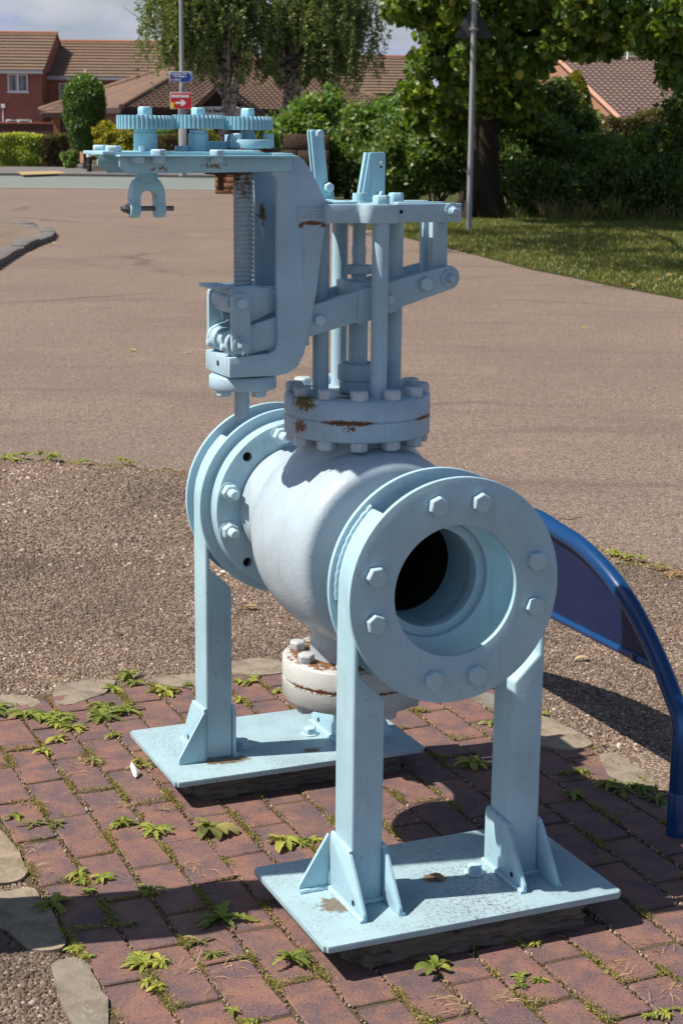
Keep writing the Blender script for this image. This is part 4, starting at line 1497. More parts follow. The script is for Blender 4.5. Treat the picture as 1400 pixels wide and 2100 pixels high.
G = 'weeds rooted in the paving joints'
WEEDS = [
    (30, 1470, 44, 'broad', 'broad clump of leafy weeds at the left frame edge below the first flat edging stone', 'weed', 4, 9),
    (125, 1488, 46, 'tooth', 'wide spread of jagged leaved weeds left of the rear stand', 'weed', 4, 10),
    (208, 1466, 44, 'tooth', 'dense weed clump reaching up to the big pale edging stone', 'weed', 4, 9),
    (120, 1518, 22, 'broad', 'small weed just below the wide jagged weed patch', 'weed', 1, 9),
    (91, 1542, 22, 'broad', 'little five leaved weed on a brick joint left of the feather', 'weed', 1, 8),
    (240, 1510, 17, 'broad', 'small weed tuft near the left corner of the rear base plate', 'weed', 2, 8),
    (266, 1398, 40, 'tooth', 'leafy weed between two edging stones behind the bricks', 'weed', 3, 10),
    (336, 1421, 30, 'broad', 'round leaved weed at foot of the middle grey edging stone', 'weed', 1, 14),
    (374, 1414, 22, 'broad', 'weed touching the left edge of the rear left leg', 'weed', 2, 8),
    (192, 1562, 20, 'narrow', 'dull thin leaved weed with dry stalks in the left brick joints', 'weed_dull', 1, 14),
    (292, 1572, 20, 'spoon', 'pale small leaved weed holding a white feather', 'weed_dull', 4, 7),
    (14, 1686, 36, 'spoon', 'flat weed cut by left frame edge beside a brick joint', 'weed', 2, 10),
    (86, 1688, 34, 'narrow', 'olive weed with thin leaves beside the flat weed at left edge', 'weed_dull', 2, 12),
    (306, 1708, 40, 'tooth', 'large dandelion rosette on the bricks in front of the rear stand', 'weed', 2, 15),
    (430, 1706, 40, 'spoon', 'open weed with upright spoon shaped leaves between the two stands', 'weed_dull', 1, 11, .9),
    (172, 1786, 30, 'broad', 'upper half of a double weed just above the long shadow', 'weed', 2, 11),
    (192, 1816, 30, 'broad', 'lower half of a double weed just above the long shadow', 'weed', 2, 10),
    (108, 1858, 36, 'tooth', 'weed at the edge of the lichened stone inside the long shadow', 'weed', 1, 12),
    (308, 1828, 24, 'broad', 'weed half in the shadow band in the middle of the left bricks', 'weed', 1, 7),
    (252, 1892, 26, 'broad', 'mossy low weed lying wholly in the long shadow', 'weed_dull', 2, 8),
    (152, 1908, 18, 'broad', 'small weed on the edge of the large edging stone in shadow', 'weed', 2, 6),
    (150, 1958, 24, 'broad', 'weed tucked between two left edging stones', 'weed', 2, 8),
    (290, 1975, 42, 'broad', 'biggest bright green weed clump below the long shadow', 'weed', 3, 13),
    (345, 2005, 34, 'broad', 'right part of the biggest bright green clump', 'weed', 2, 12),
    (458, 1888, 50, 'tooth', 'long leaved dandelion left of the front base plate', 'weed', 1, 8),
    (418, 1960, 34, 'narrow', 'straggly dull weed in dry grass below the dandelion', 'weed_dull', 3, 9),
    (500, 2074, 30, 'broad', 'weed at the bottom frame edge left of centre', 'weed', 2, 9),
    (580, 1730, 34, 'broad', 'bright weed with a tall oval leaf behind front base plate', 'weed', 1, 9, .8),
    (630, 1735, 34, 'tooth', 'low lobed weed between front base plate and front left leg', 'weed', 2, 9),
    (594, 1972, 44, 'tooth', 'lobed weed below the near corner of the front base plate', 'weed', 1, 9, .8),
    (893, 1990, 40, 'spoon', 'three leaved seedling standing in front of the front base plate', 'weed', 1, 4, .9),
    (1062, 1912, 26, 'spoon', 'dark leaved seedling against the concrete pad', 'weed', 1, 5, .6),
    (1098, 1938, 14, 'broad', 'tiny bright seedling right of the concrete pad seedling', 'weed', 1, 6),
    (1089, 2018, 28, 'tooth', 'low weed mat near the bottom edge right of centre', 'weed', 3, 8),
    (968, 1568, 30, 'spoon', 'shaded four leaved weed left of the front right leg', 'weed', 1, 7),
    (1174, 1632, 24, 'broad', 'small dark weed on shaded bricks right of the front right leg', 'weed', 1, 8),
    (1190, 1580, 34, 'tooth', 'sunlit weed beside the grey edging stone on the right', 'weed', 2, 8),
    (1295, 1622, 44, 'tooth', 'large shaded weed patch near the blue hoop post', 'weed', 4, 8),
    (1385, 1640, 30, 'broad', 'weed at foot of the right edging stone behind the hoop post', 'weed', 2, 7),
    (1120, 1462, 14, 'broad', 'tiny bright weed beside the front right leg on gravel', 'weed', 3, 7),
    (1000, 1486, 18, 'spoon', 'flat bright leaf weed left of the front right leg', 'weed', 1, 4),
    (492, 1436, 18, 'narrow', 'star shaped weed right of the rear left leg', 'weed', 1, 8),
    (516, 1400, 24, 'broad', 'weed under the far edging stone right of rear leg', 'weed', 3, 7),
    (572, 1420, 26, 'spoon', 'weed trailing below the rusty bottom flange', 'weed', 2, 7),
    (478, 1400, 22, 'broad', 'yellowish weed hugging the right edge of rear left leg', 'weed', 2, 7),
    (490, 1560, 10, 'broad', 'tiny weed beside rear base plate shadow', 'weed', 1, 5),
    (1250, 1660, 18, 'broad', 'sprig in a shaded brick joint below the large shaded patch', 'weed', 2, 6),
    (1370, 1690, 22, 'broad', 'weed against the foot of the blue hoop post', 'weed', 2, 7),
    (1210, 1742, 18, 'narrow', 'thin sprig on dark bricks right of the front base plate', 'weed_dull', 2, 7),
    (1395, 2085, 26, 'broad', 'weed in the bottom right corner of the photo', 'weed', 2, 8),
    (1340, 2090, 22, 'broad', 'weed just left of the bottom right corner weed', 'weed', 2, 8),
    (848, 1458, 14, 'broad', 'yellow green tuft on bricks under the drum plate', 'moss', 3, 7),
    (20, 940, 26, 'broad', 'low weed strip on the kerb line at left frame edge', 'weed', 4, 8),
    (102, 938, 26, 'tooth', 'tallest weed on the kerb line at left', 'weed', 3, 9, .9),
    (163, 948, 18, 'tooth', 'second weed along the kerb line from the left', 'weed', 3, 8, .8),
    (256, 948, 20, 'tooth', 'upright weed on the kerb line between left edge and valve', 'weed', 3, 8, 1.0),
    (328, 950, 10, 'tooth', 'tiny weed on the kerb line nearest the rear stand', 'weed', 2, 6, .9),
    (1272, 1142, 26, 'broad', 'bright weed on the kerb line above the blue hoop', 'weed', 4, 9),
    (1325, 1160, 24, 'narrow', 'dry yellow weed on the kerb line above the blue hoop', 'weed_dull', 4, 9),
    (1385, 1178, 24, 'narrow', 'straw coloured weed on the kerb line at right frame edge', 'straw', 4, 9)]
for t in WEEDS:
    u, v, sz, kl, lab, mt, nrt, nl = t[:8]
    weed(u, v, sz, kl, lab, mt, nrt, nl, G, 'weed', t[8] if len(t) > 8 else .35, 0.0 if v > 1200 else -.012)


def cards(name, P, size, mat, parent=None, aspect=.5, rng=nr, hexa_=False, upbias=.0, normal=None, colour=None, flat=0.0):
    """many small folded leaf rhombs around points P"""
    n = len(P)
    t = rng.normal(size=(n, 3))
    if normal is not None:
        t = t - normal * (t * normal).sum(1, keepdims=True) * .6
    t[:, 2] += upbias
    t /= np.linalg.norm(t, axis=1, keepdims=True) + 1e-9
    q = rng.normal(size=(n, 3))
    if flat:
        q[:, 2] *= (1 - flat)
    b_ = np.cross(t, q)
    b_ /= np.linalg.norm(b_, axis=1, keepdims=True) + 1e-9
    nn = np.cross(t, b_)
    s = (size * rng.uniform(.6, 1.25, n))[:, None]
    A = P - t * s * .5
    B = P + b_ * s * aspect * .5 + nn * s * .08 - t * s * .06
    C = P + t * s * .5
    D = P - b_ * s * aspect * .5 + nn * s * .08 - t * s * .06
    col = rng.random(n) if colour is None else colour
    if hexa_:
        w_ = b_ * s * aspect * .5
        B1 = P - t * s * .30 + w_ * 1.0 + nn * s * .10
        B2 = P + t * s * .10 + w_ * .80 + nn * s * .06
        D1 = P - t * s * .30 - w_ * 1.0 + nn * s * .10
        D2 = P + t * s * .10 - w_ * .80 + nn * s * .06
        V = np.stack([A, B1, B2, C, D2, D1], 1).reshape(-1, 3)
        q = 6 * np.arange(n)[:, None]
        F = np.concatenate([q + np.array([0, 1, 2, 3]), q + np.array([0, 3, 4, 5])])
        return npmesh(name, V, F, mat, parent, np.repeat(np.clip(col, 0, 1), 6))
    V = np.stack([A, B, C, D], 1).reshape(-1, 3)
    F = np.arange(4 * n).reshape(-1, 4)
    return npmesh(name, V, F, mat, parent, np.repeat(np.clip(col, 0, 1), 4))


# ---- moss, straw and crumbs in the joints
def patch(x, y):
    return (np.sin(x * 17 + 2 * np.sin(y * 9)) + np.sin(y * 13 + 1.7 * np.sin(x * 11 + 1)) + np.sin(x * 41 + y * 37) * .7) / 2.7


n = 150000
li = nr.integers(0, 16, n)
jx = BX0 + CW * li + nr.normal(0, .0042, n)
jy = nr.uniform(BY0, BY1, n)
JJ = np.array([(a, c_) for a, c_, _ in JOINTS])
m2 = 46000
pick = nr.integers(0, len(JJ), m2)
jx = np.concatenate([jx, JJ[pick, 0] + nr.uniform(-CW / 2, CW / 2, m2)])
jy = np.concatenate([jy, JJ[pick, 1] + nr.normal(0, .0030, m2)])
pt = patch(jx * 1.5, jy * 1.5) + nr.normal(0, .13, len(jx)) - np.clip((jx - .05) * .55, 0, .6) - .04
spread = np.clip(pt - .1, 0, 1)[:, None]
J = np.stack([jx, jy], 1) + nr.normal(0, 1, (len(jx), 2)) * .012 * spread
zz = nr.uniform(-.001, .0055, len(jx)) + spread[:, 0] * nr.uniform(0, .012, len(jx))
keep = pt > .22
J, zz, pt = J[keep], zz[keep], pt[keep]
Wx = np.cos(YAW) * J[:, 0] - np.sin(YAW) * J[:, 1] + OX
Wy = np.sin(YAW) * J[:, 0] + np.cos(YAW) * J[:, 1] + OY
P = np.stack([Wx, Wy, zz], 1)
u, v = proj_np(P)
k = (u > -30) & (u < 1430) & (v < 2130)
P, pt = P[k], pt[k]
if len(P) > 62000:
    idx = nr.permutation(len(P))[:62000]
    P, pt = P[idx], pt[idx]
kind(cards('moss', P, nr.uniform(.0035, .0075, len(P)), M['moss'], None, .45, upbias=.6, colour=nr.beta(2, 2, len(P)) + .25 * (pt < .15)), 'stuff')
# crumbs of soil and grit in every joint
n = 11000
li = nr.integers(0, 16, n)
J = np.stack([BX0 + CW * li + nr.normal(0, .0042, n), nr.uniform(BY0, BY1, n)], 1)
Wp = np.stack([np.cos(YAW) * J[:, 0] - np.sin(YAW) * J[:, 1] + OX, np.sin(YAW) * J[:, 0] + np.cos(YAW) * J[:, 1] + OY], 1)
b = NB('crumb')
c, _ = attr_ramp(b, [(0, (.07, .05, .03)), (.5, (.17, .115, .06)), (.85, (.30, .22, .13)), (1, (.42, .36, .28))])
M['crumb'] = b.fin(c, .9)
pebbles('grit', Wp, nr.uniform(.0013, .0038, n), -.001, M['crumb'], paving, 1.0)


def straws(name, cents, spread, n, ln, mat, z0=.002, up=.25, parent=None, wd=.0011):
    V, F, C = [], [], []
    for (cx, cy, r_) in cents:
        for _ in range(n):
            p = np.array([cx + nr.normal(0, r_), cy + nr.normal(0, r_), z0])
            az = nr.uniform(0, 2 * PI)
            el = abs(nr.normal(0, up))
            d = np.array([math.cos(az) * math.cos(el), math.sin(az) * math.cos(el), math.sin(el)])
            s_ = np.array([-math.sin(az), math.cos(az), .3]) * wd
            l_ = ln * nr.uniform(.4, 1.2)
            m_ = p + d * l_ * .5 + np.array([0, 0, .1 * l_])
            e_ = p + d * l_
            e_[2] = max(.001 + z0, e_[2] - .1 * l_)
            b0 = len(V)
            V += [p - s_, p + s_, m_ + s_ * .8, m_ - s_ * .8, e_ + s_ * .2, e_ - s_ * .2]
            F += [(b0, b0 + 1, b0 + 2, b0 + 3), (b0 + 3, b0 + 2, b0 + 4, b0 + 5)]
            C += [nr.random()] * 6
    o = npmesh(name, V, F, M[mat], parent, np.array(C))
    return kind(o, 'stuff')


cl = []
for (u, v, r_) in ((400, 1785, .016), (430, 1955, .04), (395, 1990, .03), (448, 1990, .03), (820, 1690, .022), (820, 1660, .02), (190, 1560, .018), (150, 1580, .02), (900, 2040, .02), (930, 2060, .02), (1040, 2055, .02), (1260, 1985, .02), (1360, 2030, .025), (1180, 1560, .03), (1240, 1545, .03), (60, 1745, .018), (70, 1780, .015), (100, 1395, .05), (180, 1380, .05), (300, 1370, .05), (520, 1385, .03), (1340, 1945, .02), (55, 1650, .012), (250, 1650, .01), (330, 1660, .01), (640, 1365, .03)):
    p = gp(u, v)
    cl.append((p.x, p.y, r_))
straws('dry_grass', cl, 0, 15, .038, 'straw', .002, .18, None, .0008)
cl = []
for i in range(70):
    t = i / 70
    u = 0 + 420 * t if i % 2 else 1180 + 240 * t
    v = 940 + 28 * (u / 390) if u < 500 else 1118 + (u - 1180) * .30
    p = gp(u, v + rnd.uniform(-10, 8))
    cl.append((p.x, p.y, .03))
straws('dry_grass', cl, 0, 12, .07, 'straw', -.03, .22)
strip = []
for i in range(len(edge) - 1):
    a_, b_ = Vector(edge[i]), Vector(edge[i + 1])
    t_v = (b_ - a_).normalized()
    nv = Vector((-t_v.y, t_v.x))
    strip.append((a_, nv))
top_ = [(a_ + nv * .11) for a_, nv in strip]
bot_ = [(a_ - nv * .02) for a_, nv in strip]
sheet('kerb_soil', [tuple(p) for p in bot_ + top_[::-1]], -.0295, M['soil'])
# brown leaf litter along the kerb line
q = np.array([[c_[0], c_[1]] for c_ in cl])
Pq = np.repeat(q, 60, 0) + nr.normal(0, .06, (len(q) * 60, 2))
pebbles('kerb_litter', Pq, nr.uniform(.003, .008, len(Pq)), -.026, M['crumb'], None)

# ---- white feather and fallen leaves
bm = bmesh.new()
n = 10
A = []
for i in range(n + 1):
    t = i / n
    wv = .011 * math.sin(PI * (t * .9 + .07)) ** .7
    A.append([bm.verts.new((-wv + .003 * math.sin(t * 4), .0, .045 * t)), bm.verts.new((.003 * math.sin(t * 4), -.004, .045 * t)), bm.verts.new((wv + .003 * math.sin(t * 4), 0, .045 * t))])
for i in range(n):
    for k in range(2):
        bm.faces.new((A[i][k], A[i][k + 1], A[i + 1][k + 1], A[i + 1][k]))
fe = fin(bm, 'feather', M['feather'])
fe.location = gp(279, 1594, .002)
fe.rotation_euler = (-1.0, .25, .5)
tag(fe, 'small white feather caught in a weed left of the rear base plate', 'feather')


def fallen(u, v, size, label, mat='deadleaf', z=0.0, group='fallen leaves', tone=None):
    s = size * px_m(u, v)
    r = random.Random(int(u * 3 + v))
    v_, f_ = leaf_strip((0, 0, .004), r.uniform(0, 6), .25, s, s * .55, 'broad', .9, r.random())
    o = npmesh('fallen_leaf', [tuple(p) for p in v_], f_, M[mat], None, np.full(len(v_), r.random() if tone is None else tone), True)
    o.location = gp(u, v, z)
    tag(o, label, 'leaf', group)


fallen(528, 1247, 34, 'curled tan leaf on the gravel behind the valve body', tone=.6)
fallen(1207, 1352, 32, 'pale yellow leaf on the gravel under the blue hoop', tone=.9)
fallen(880, 1798, 34, 'round brown leaf lying on the front base plate', tone=.1, z=.078)
fallen(160, 1556, 16, 'small orange brown leaf on the left bricks', tone=.2)
fallen(278, 720, 18, 'green fallen leaf on the tarmac left of the screw', 'weed', -.03, tone=.9)
fallen(262, 672, 9, 'smallest green fallen leaf on the tarmac', 'weed', -.03, tone=.6)
fallen(388, 724, 12, 'yellowish leaf on the tarmac just left of the lever frame', 'weed', -.03, tone=1.)
fallen(1190, 672, 14, 'green leaf on the tarmac below the lawn', 'weed', -.03, tone=.8)
fallen(975, 578, 12, 'whitish leaf on the tarmac right of the lever', 'deadleaf', -.03, tone=1.)
fallen(112, 500, 14, 'pale leaf on the tarmac beside the raised island', 'deadleaf', -.03, tone=1.)
for i, (u, v, s_, w_) in enumerate(((1380, 564, 20, 'largest pale leaf on the lawn at the right frame edge'), (1286, 585, 18, 'orange leaf on the lawn edge above the tarmac'), (1264, 528, 12, 'brown leaf in the middle of the shaded lawn'), (1300, 540, 12, 'tan leaf on the sunlit strip of lawn'), (1233, 578, 10, 'yellow leaf on the lawn edge left of the orange leaf'), (1352, 573, 11, 'white leaf left of the largest pale lawn leaf'), (1255, 548, 11, 'tan leaf just below the brown lawn leaf'), (1055, 490, 11, 'pale leaf near the foot of the sign pole'), (1080, 478, 9, 'dull leaf in the dappled grass right of the sign pole'))):
    fallen(u, v, s_, w_, 'deadleaf', .02, 'leaves lying on the lawn')
bm = bmesh.new()
tube(bm, [(0, 0, .004), (.03, .012, .012), (.07, .02, .006), (.12, .05, .012)], .0022, 5)
tw = fin(bm, 'twig', M['stem'])
tw.location = gp(1138, 1070, -.02)
tag(tw, 'thin bent twig lying on the tarmac right of the front drum', 'twig')
# ---- blue hoop barrier
hoop = thing('hoop_barrier', 'glossy dark blue tubular hoop barrier with navy infill panel beside the valve', 'barrier')
HX = .707


def hp(u, v):
    d = fw + rt * ((u - 700) / FPX) - up * ((v - 1050) / FPX)
    o = Vector((0, 0, CAMH))
    a = (o.x - OX) * math.cos(YAW) + (o.y - OY) * math.sin(YAW)
    k = d.x * math.cos(YAW) + d.y * math.sin(YAW)
    t = (HX - a) / k
    p = o + d * t
    return w2o(p)[1], p.z


near_pts = [(-.312, -.02), (-.312, .08), (-.312, .16)] + [hp(*p) for p in ((1385, 1543), (1384, 1470), (1379, 1428), (1360, 1378), (1331, 1312), (1292, 1237), (1245, 1172), (1189, 1116), (1145, 1090))]
near_pts = [(y if i > 4 else -.312, z) for i, (y, z) in enumerate(near_pts)]
mid = .40
far_pts = [(2 * mid - y, z) for y, z in near_pts[::-1]]
path = near_pts + [(mid - .04, near_pts[-1][1] + .012), (mid + .04, near_pts[-1][1] + .012)] + far_pts


def smooth_path(p, it=2):
    for _ in range(it):
        q = [p[0]]
        for a, b_ in zip(p[:-1], p[1:]):
            q += [(a[0] * .75 + b_[0] * .25, a[1] * .75 + b_[1] * .25), (a[0] * .25 + b_[0] * .75, a[1] * .25 + b_[1] * .75)]
        p = q + [p[-1]]
    return p


sp = smooth_path(path)
bm = bmesh.new()
tube(bm, [o2w(HX, y, z) for y, z in sp], .0225, 20)
fin(bm, 'hoop_tube', M['hoop'], hoop, 0, 50)
for y in (-.312, 2 * mid + .312):
    bm = bmesh.new()
    tube(bm, [o2w(HX, y, -.02), o2w(HX, y, .105), o2w(HX, y, .108)], .0, 20, True, [.0238, .0238, .0225])
    fin(bm, 'sleeve', M['hoop'], hoop, 0, 40)
ZR = (hp(1131, 1262)[1] + hp(1325, 1356)[1]) / 2
inner_y = lambda z: min(y for y, zz in sp if abs(zz - z) < .02)
bm = bmesh.new()
ya = inner_y(ZR)
tube(bm, [o2w(HX, ya + .01, ZR), o2w(HX, 2 * mid - ya - .01, ZR)], .0115, 14)
fin(bm, 'rail', M['hoop'], hoop)
for y in (ya + .13, mid, 2 * mid - ya - .13):
    bm = bmesh.new()
    hexa(bm, o2w(HX - .011, y, ZR + .004), o2w(-1, 0, 0) - o2w(0, 0, 0), .007, .006)
    fin(bm, 'bolt', M['steel'], hoop, .0005)
    bm = bmesh.new()
    tube(bm, [o2w(HX, y - .012, ZR), o2w(HX, y + .012, ZR)], .0135, 14)
    fin(bm, 'clip', M['hoop'], hoop, .0008)
bm = bmesh.new()
pl = [(y, z) for y, z in sp if z > ZR + .005]
pl = [(ya + .02, ZR)] + pl + [(2 * mid - ya - .02, ZR)]
v1 = [bm.verts.new(o2w(HX - .003, y, z)) for y, z in pl]
v2 = [bm.verts.new(o2w(HX + .003, y, z)) for y, z in pl]
bm.faces.new(v1)
bm.faces.new(v2[::-1])
for i in range(len(pl)):
    j = (i + 1) % len(pl)
    bm.faces.new((v1[i], v2[i], v2[j], v1[j]))
fin(bm, 'infill_panel', M['panel'], hoop, 0, smooth=False)
# ---- unseen stand-in added outside the frame to throw the long shadow over the bricks
po = thing('shadow_caster', 'unseen stepped stand-in added outside the left edge to cast the long shadow over the bricks', 'post', (-.93, 3.19, 0))
bm = bmesh.new()
lathe(bm, [(.118, -.03), (.118, .86), (.105, .885), (0, .89)], (0, 0, 0), (0, 0, 1), 32)
fin(bm, 'base', M['concrete'], po)
bm = bmesh.new()
lathe(bm, [(.075, .86), (.075, 1.75), (.06, 1.78), (0, 1.79)], (.0, .05, 0), (0, 0, 1), 24)
fin(bm, 'column', M['concrete'], po)
# ------------------------------------------------------------------ far objects
def pole_thing():
    pass


# lamp post with two signs
lp = gp(375, 361, .05)
lamp = thing('lamp_post', 'tall grey galvanised lamp post carrying two signs across the road', 'lamp post', lp)
bm = bmesh.new()
lathe(bm, [(.135, 0), (.135, 2.55), (.085, 2.7), (.075, 5.0), (.06, 8.0)], (0, 0, 0), (0, 0, 1), 16)
fin(bm, 'post', M['galv'], lamp, 0, 40)
bm = bmesh.new()
tube(bm, [(0, 0, 7.9), (0, -.3, 8.3), (0, -1.2, 8.5)], .05, 8)
box(bm, -.15, .15, -1.9, -1.2, 8.4, 8.55)
fin(bm, 'lantern', M['galv'], lamp, .01)
bm = bmesh.new()
box(bm, -.02, .17, -.16, -.12, .6, 2.0)
fin(bm, 'door_panel', M['galv'], lamp, .005)
Yl = lp.y - .18


def flat_sign(name, label, us, vs, pts, mat, cat='sign', Y=Yl, depth=.02):
    """sign plate from its own outline in metres; origin at its centre"""
    c_ = at(us, vs, Y)
    t = thing(name, label, cat, c_)
    bm = bmesh.new()
    prism(bm, pts, 1, 0, depth)
    fin(bm, 'plate', mat, t, .004)
    return t


k = Yl / FPX       # metres per photo pixel there
r = flat_sign('direction_sign', 'blue trail direction sign with pointed right end, upper sign on the lamp post', 373, 158, [(-25 * k, -10.5 * k), (19 * k, -10.5 * k), (25 * k, 0), (19 * k, 10.5 * k), (-25 * k, 10.5 * k)], M['sign_white'])
bm = bmesh.new()
prism(bm, [(-24 * k, -9.6 * k), (14.5 * k, -9.6 * k), (19.5 * k, 0), (14.5 * k, 9.6 * k), (-24 * k, 9.6 * k)], 1, -.012, -.001)
fin(bm, 'blue_field', M['sign_blue'], r)
bm = bmesh.new()
prism(bm, [(16.6 * k, -9.6 * k), (18.6 * k, -9.6 * k), (23.8 * k, 0), (18.6 * k, 9.6 * k), (16.6 * k, 9.6 * k), (21.6 * k, 0)], 1, -.010, -.001)
fin(bm, 'chevron', M['sign_blue'], r)
text_mesh('Trans Pennine Trail', 4.4 * k, 'lettering', M['sign_white'], r, Matrix.Translation((-22.5 * k, -.014, 4.4 * k)) @ FACE, .92, .004)
bm = bmesh.new()
prism(bm, [(-20 * k, 1.2 * k), (-12 * k, 2.6 * k), (-4 * k, 1.6 * k), (0, 2.4 * k), (11 * k, 1.0 * k), (2 * k, -.4 * k), (-2 * k, .2 * k), (-5 * k, .4 * k), (-10 * k, .9 * k)], 1, -.016, -.012)
fin(bm, 'wave_symbol', M['sign_white'], r)
bm = bmesh.new()
box(bm, -22.5 * k, -17.5 * k, -.016, -.012, -7.5 * k, -3 * k)
fin(bm, 'red_panel', M['sign_red'], r)
text_mesh('62', 3.6 * k, 'number', M['sign_white'], r, Matrix.Translation((-22 * k, -.017, -6.6 * k)) @ FACE, .95, .002)
bm = bmesh.new()
for cx in (-14 * k, -8.6 * k):
    ring(bm, (cx, -.016, -6 * k), (0, 1, 0), 1.2 * k, 1.75 * k, .004, 14)
tube(bm, [(-14 * k, -.015, -6 * k), (-12.6 * k, -.015, -3.8 * k), (-9.4 * k, -.015, -3.8 * k), (-8.6 * k, -.015, -6 * k)], .006, 4)
tube(bm, [(-12.6 * k, -.015, -3.8 * k), (-11.3 * k, -.015, -6 * k), (-9.4 * k, -.015, -3.8 * k)], .006, 4)
fin(bm, 'bicycle_symbol', M['sign_white'], r)
bm = bmesh.new()
lathe(bm, [(.9 * k, 0), (.9 * k, .004)], (-4 * k, -.016, -3.2 * k), (0, 1, 0), 10)
prism(bm, [(-4.8 * k, -4.2 * k), (-3.2 * k, -4.2 * k), (-2.2 * k, -6 * k), (-3.4 * k, -5.6 * k), (-2.6 * k, -8.2 * k), (-3.6 * k, -8.2 * k), (-4.2 * k, -6.4 * k), (-5.4 * k, -8.2 * k), (-6.2 * k, -8.0 * k), (-4.8 * k, -6 * k)], 1, -.016, -.012)
fin(bm, 'walker_symbol', M['sign_white'], r)
r = flat_sign('pedestrian_sign', 'red PEDESTRIANS sign with white arrow and yellow sticker, lower on the lamp post', 371.5, 206.5, [(-21.5 * k, -16 * k), (21.5 * k, -16 * k), (21.5 * k, 16 * k), (-21.5 * k, 16 * k)], M['sign_white'])
bm = bmesh.new()
box(bm, -20.7 * k, 20.7 * k, -.012, -.001, -15.2 * k, 15.2 * k)
fin(bm, 'red_field', M['sign_red'], r)
text_mesh('PEDESTRIANS', 6.8 * k, 'lettering', M['sign_white'], r, Matrix.Translation((-18.6 * k, -.014, 6.3 * k)) @ FACE, .83, .008)
bm = bmesh.new()
prism(bm, [(-11 * k, -6.2 * k), (2 * k, -6.2 * k), (-1.5 * k, -10 * k), (3.5 * k, -10 * k), (10.5 * k, -4.2 * k), (3.5 * k, 1.6 * k), (-1.5 * k, 1.6 * k), (2 * k, -2.2 * k), (-11 * k, -2.2 * k)], 1, -.016, -.012)
fin(bm, 'arrow', M['sign_white'], r)
bm = bmesh.new()
box(bm, -20.7 * k, -14 * k, -.016, -.012, -15.2 * k, -3.4 * k)
fin(bm, 'yellow_sticker', M['sign_yellow'], r)
# warning sign seen from the back
sp_ = gp(960.5, 472, 0)
ws = thing('warning_sign', 'triangular road sign seen from behind on a grey pole at the lawn edge', 'road sign', sp_)
bm = bmesh.new()
cyl(bm, (0, 0, -.1), (0, 0, 4.35), .048, 18)
fin(bm, 'pole', M['galv'], ws, 0, 40)
kk = sp_.y / FPX
zb = at(962, 78, sp_.y).z
bm = bmesh.new()
hw = 39 * kk
prism(bm, rounded([(-hw, zb), (hw, zb), (0, zb + hw * 1.74)], .05, 5), 1, .06, .072)
fin(bm, 'triangle', M['signback'], ws, .004)
bm = bmesh.new()
box(bm, -.07, .07, -.056, .062, zb + .12, zb + .17)
box(bm, -.07, .07, -.056, .062, zb + .55, zb + .60)
fin(bm, 'clip', M['galv'], ws, .003)


# ---- foliage helpers
def ell_clumps(c, r, n, rs, shell=.55):
    """clump centres and radii in an ellipsoid"""
    out = []
    for _ in range(n):
        d = nr.normal(size=3)
        d /= np.linalg.norm(d)
        f = shell + (1 - shell) * nr.random() ** .5
        f *= nr.uniform(.75, 1.05)
        out.append((np.array(c) + d * np.array(r) * f, rs * nr.uniform(.6, 1.3)))
    return out


def clump_points(cl, n):
    w_ = np.array([r_ ** 2 for _, r_ in cl])
    w_ /= w_.sum()
    k_ = nr.choice(len(cl), n, p=w_)
    C = np.array([c_ for c_, _ in cl])[k_]
    R_ = np.array([r_ for _, r_ in cl])[k_]
    d = nr.normal(size=(n, 3))
    d /= np.linalg.norm(d, axis=1, keepdims=True)
    d[:, 2] *= .75
    f = nr.random(n) ** .45
    return C + d * (R_ * f)[:, None], d


def trunk(bm, pts, r0, r1, seg=12, wob=.06):
    n = len(pts)
    rad = [r0 + (r1 - r0) * (i / (n - 1)) for i in range(n)]
    tube(bm, pts, 0, seg, True, rad)
    for v in bm.verts:
        v.co.x += wob * r0 * math.sin(v.co.z * 3.1 + v.co.y * 9)
        v.co.y += wob * r0 * math.cos(v.co.z * 2.3 + v.co.x * 8)


def limbs(bm, cl, base, r0, n, up_=.5):
    for c_, rr in cl[:n]:
        c_ = Vector(c_)
        b_ = base + Vector((0, 0, rnd.uniform(0, max(.1, (c_.z - base.z) * .6))))
        m_ = b_.lerp(c_, .5) + Vector((0, 0, up_ * rnd.random()))
        q = [b_, b_.lerp(m_, .5) + Vector((rnd.uniform(-.1, .1), rnd.uniform(-.1, .1), .1)), m_, m_.lerp(c_, .5) + Vector((rnd.uniform(-.15, .15), rnd.uniform(-.15, .15), .0)), c_]
        tube(bm, q, 0, 6, True, [r0, r0 * .75, r0 * .5, r0 * .3, r0 * .1])


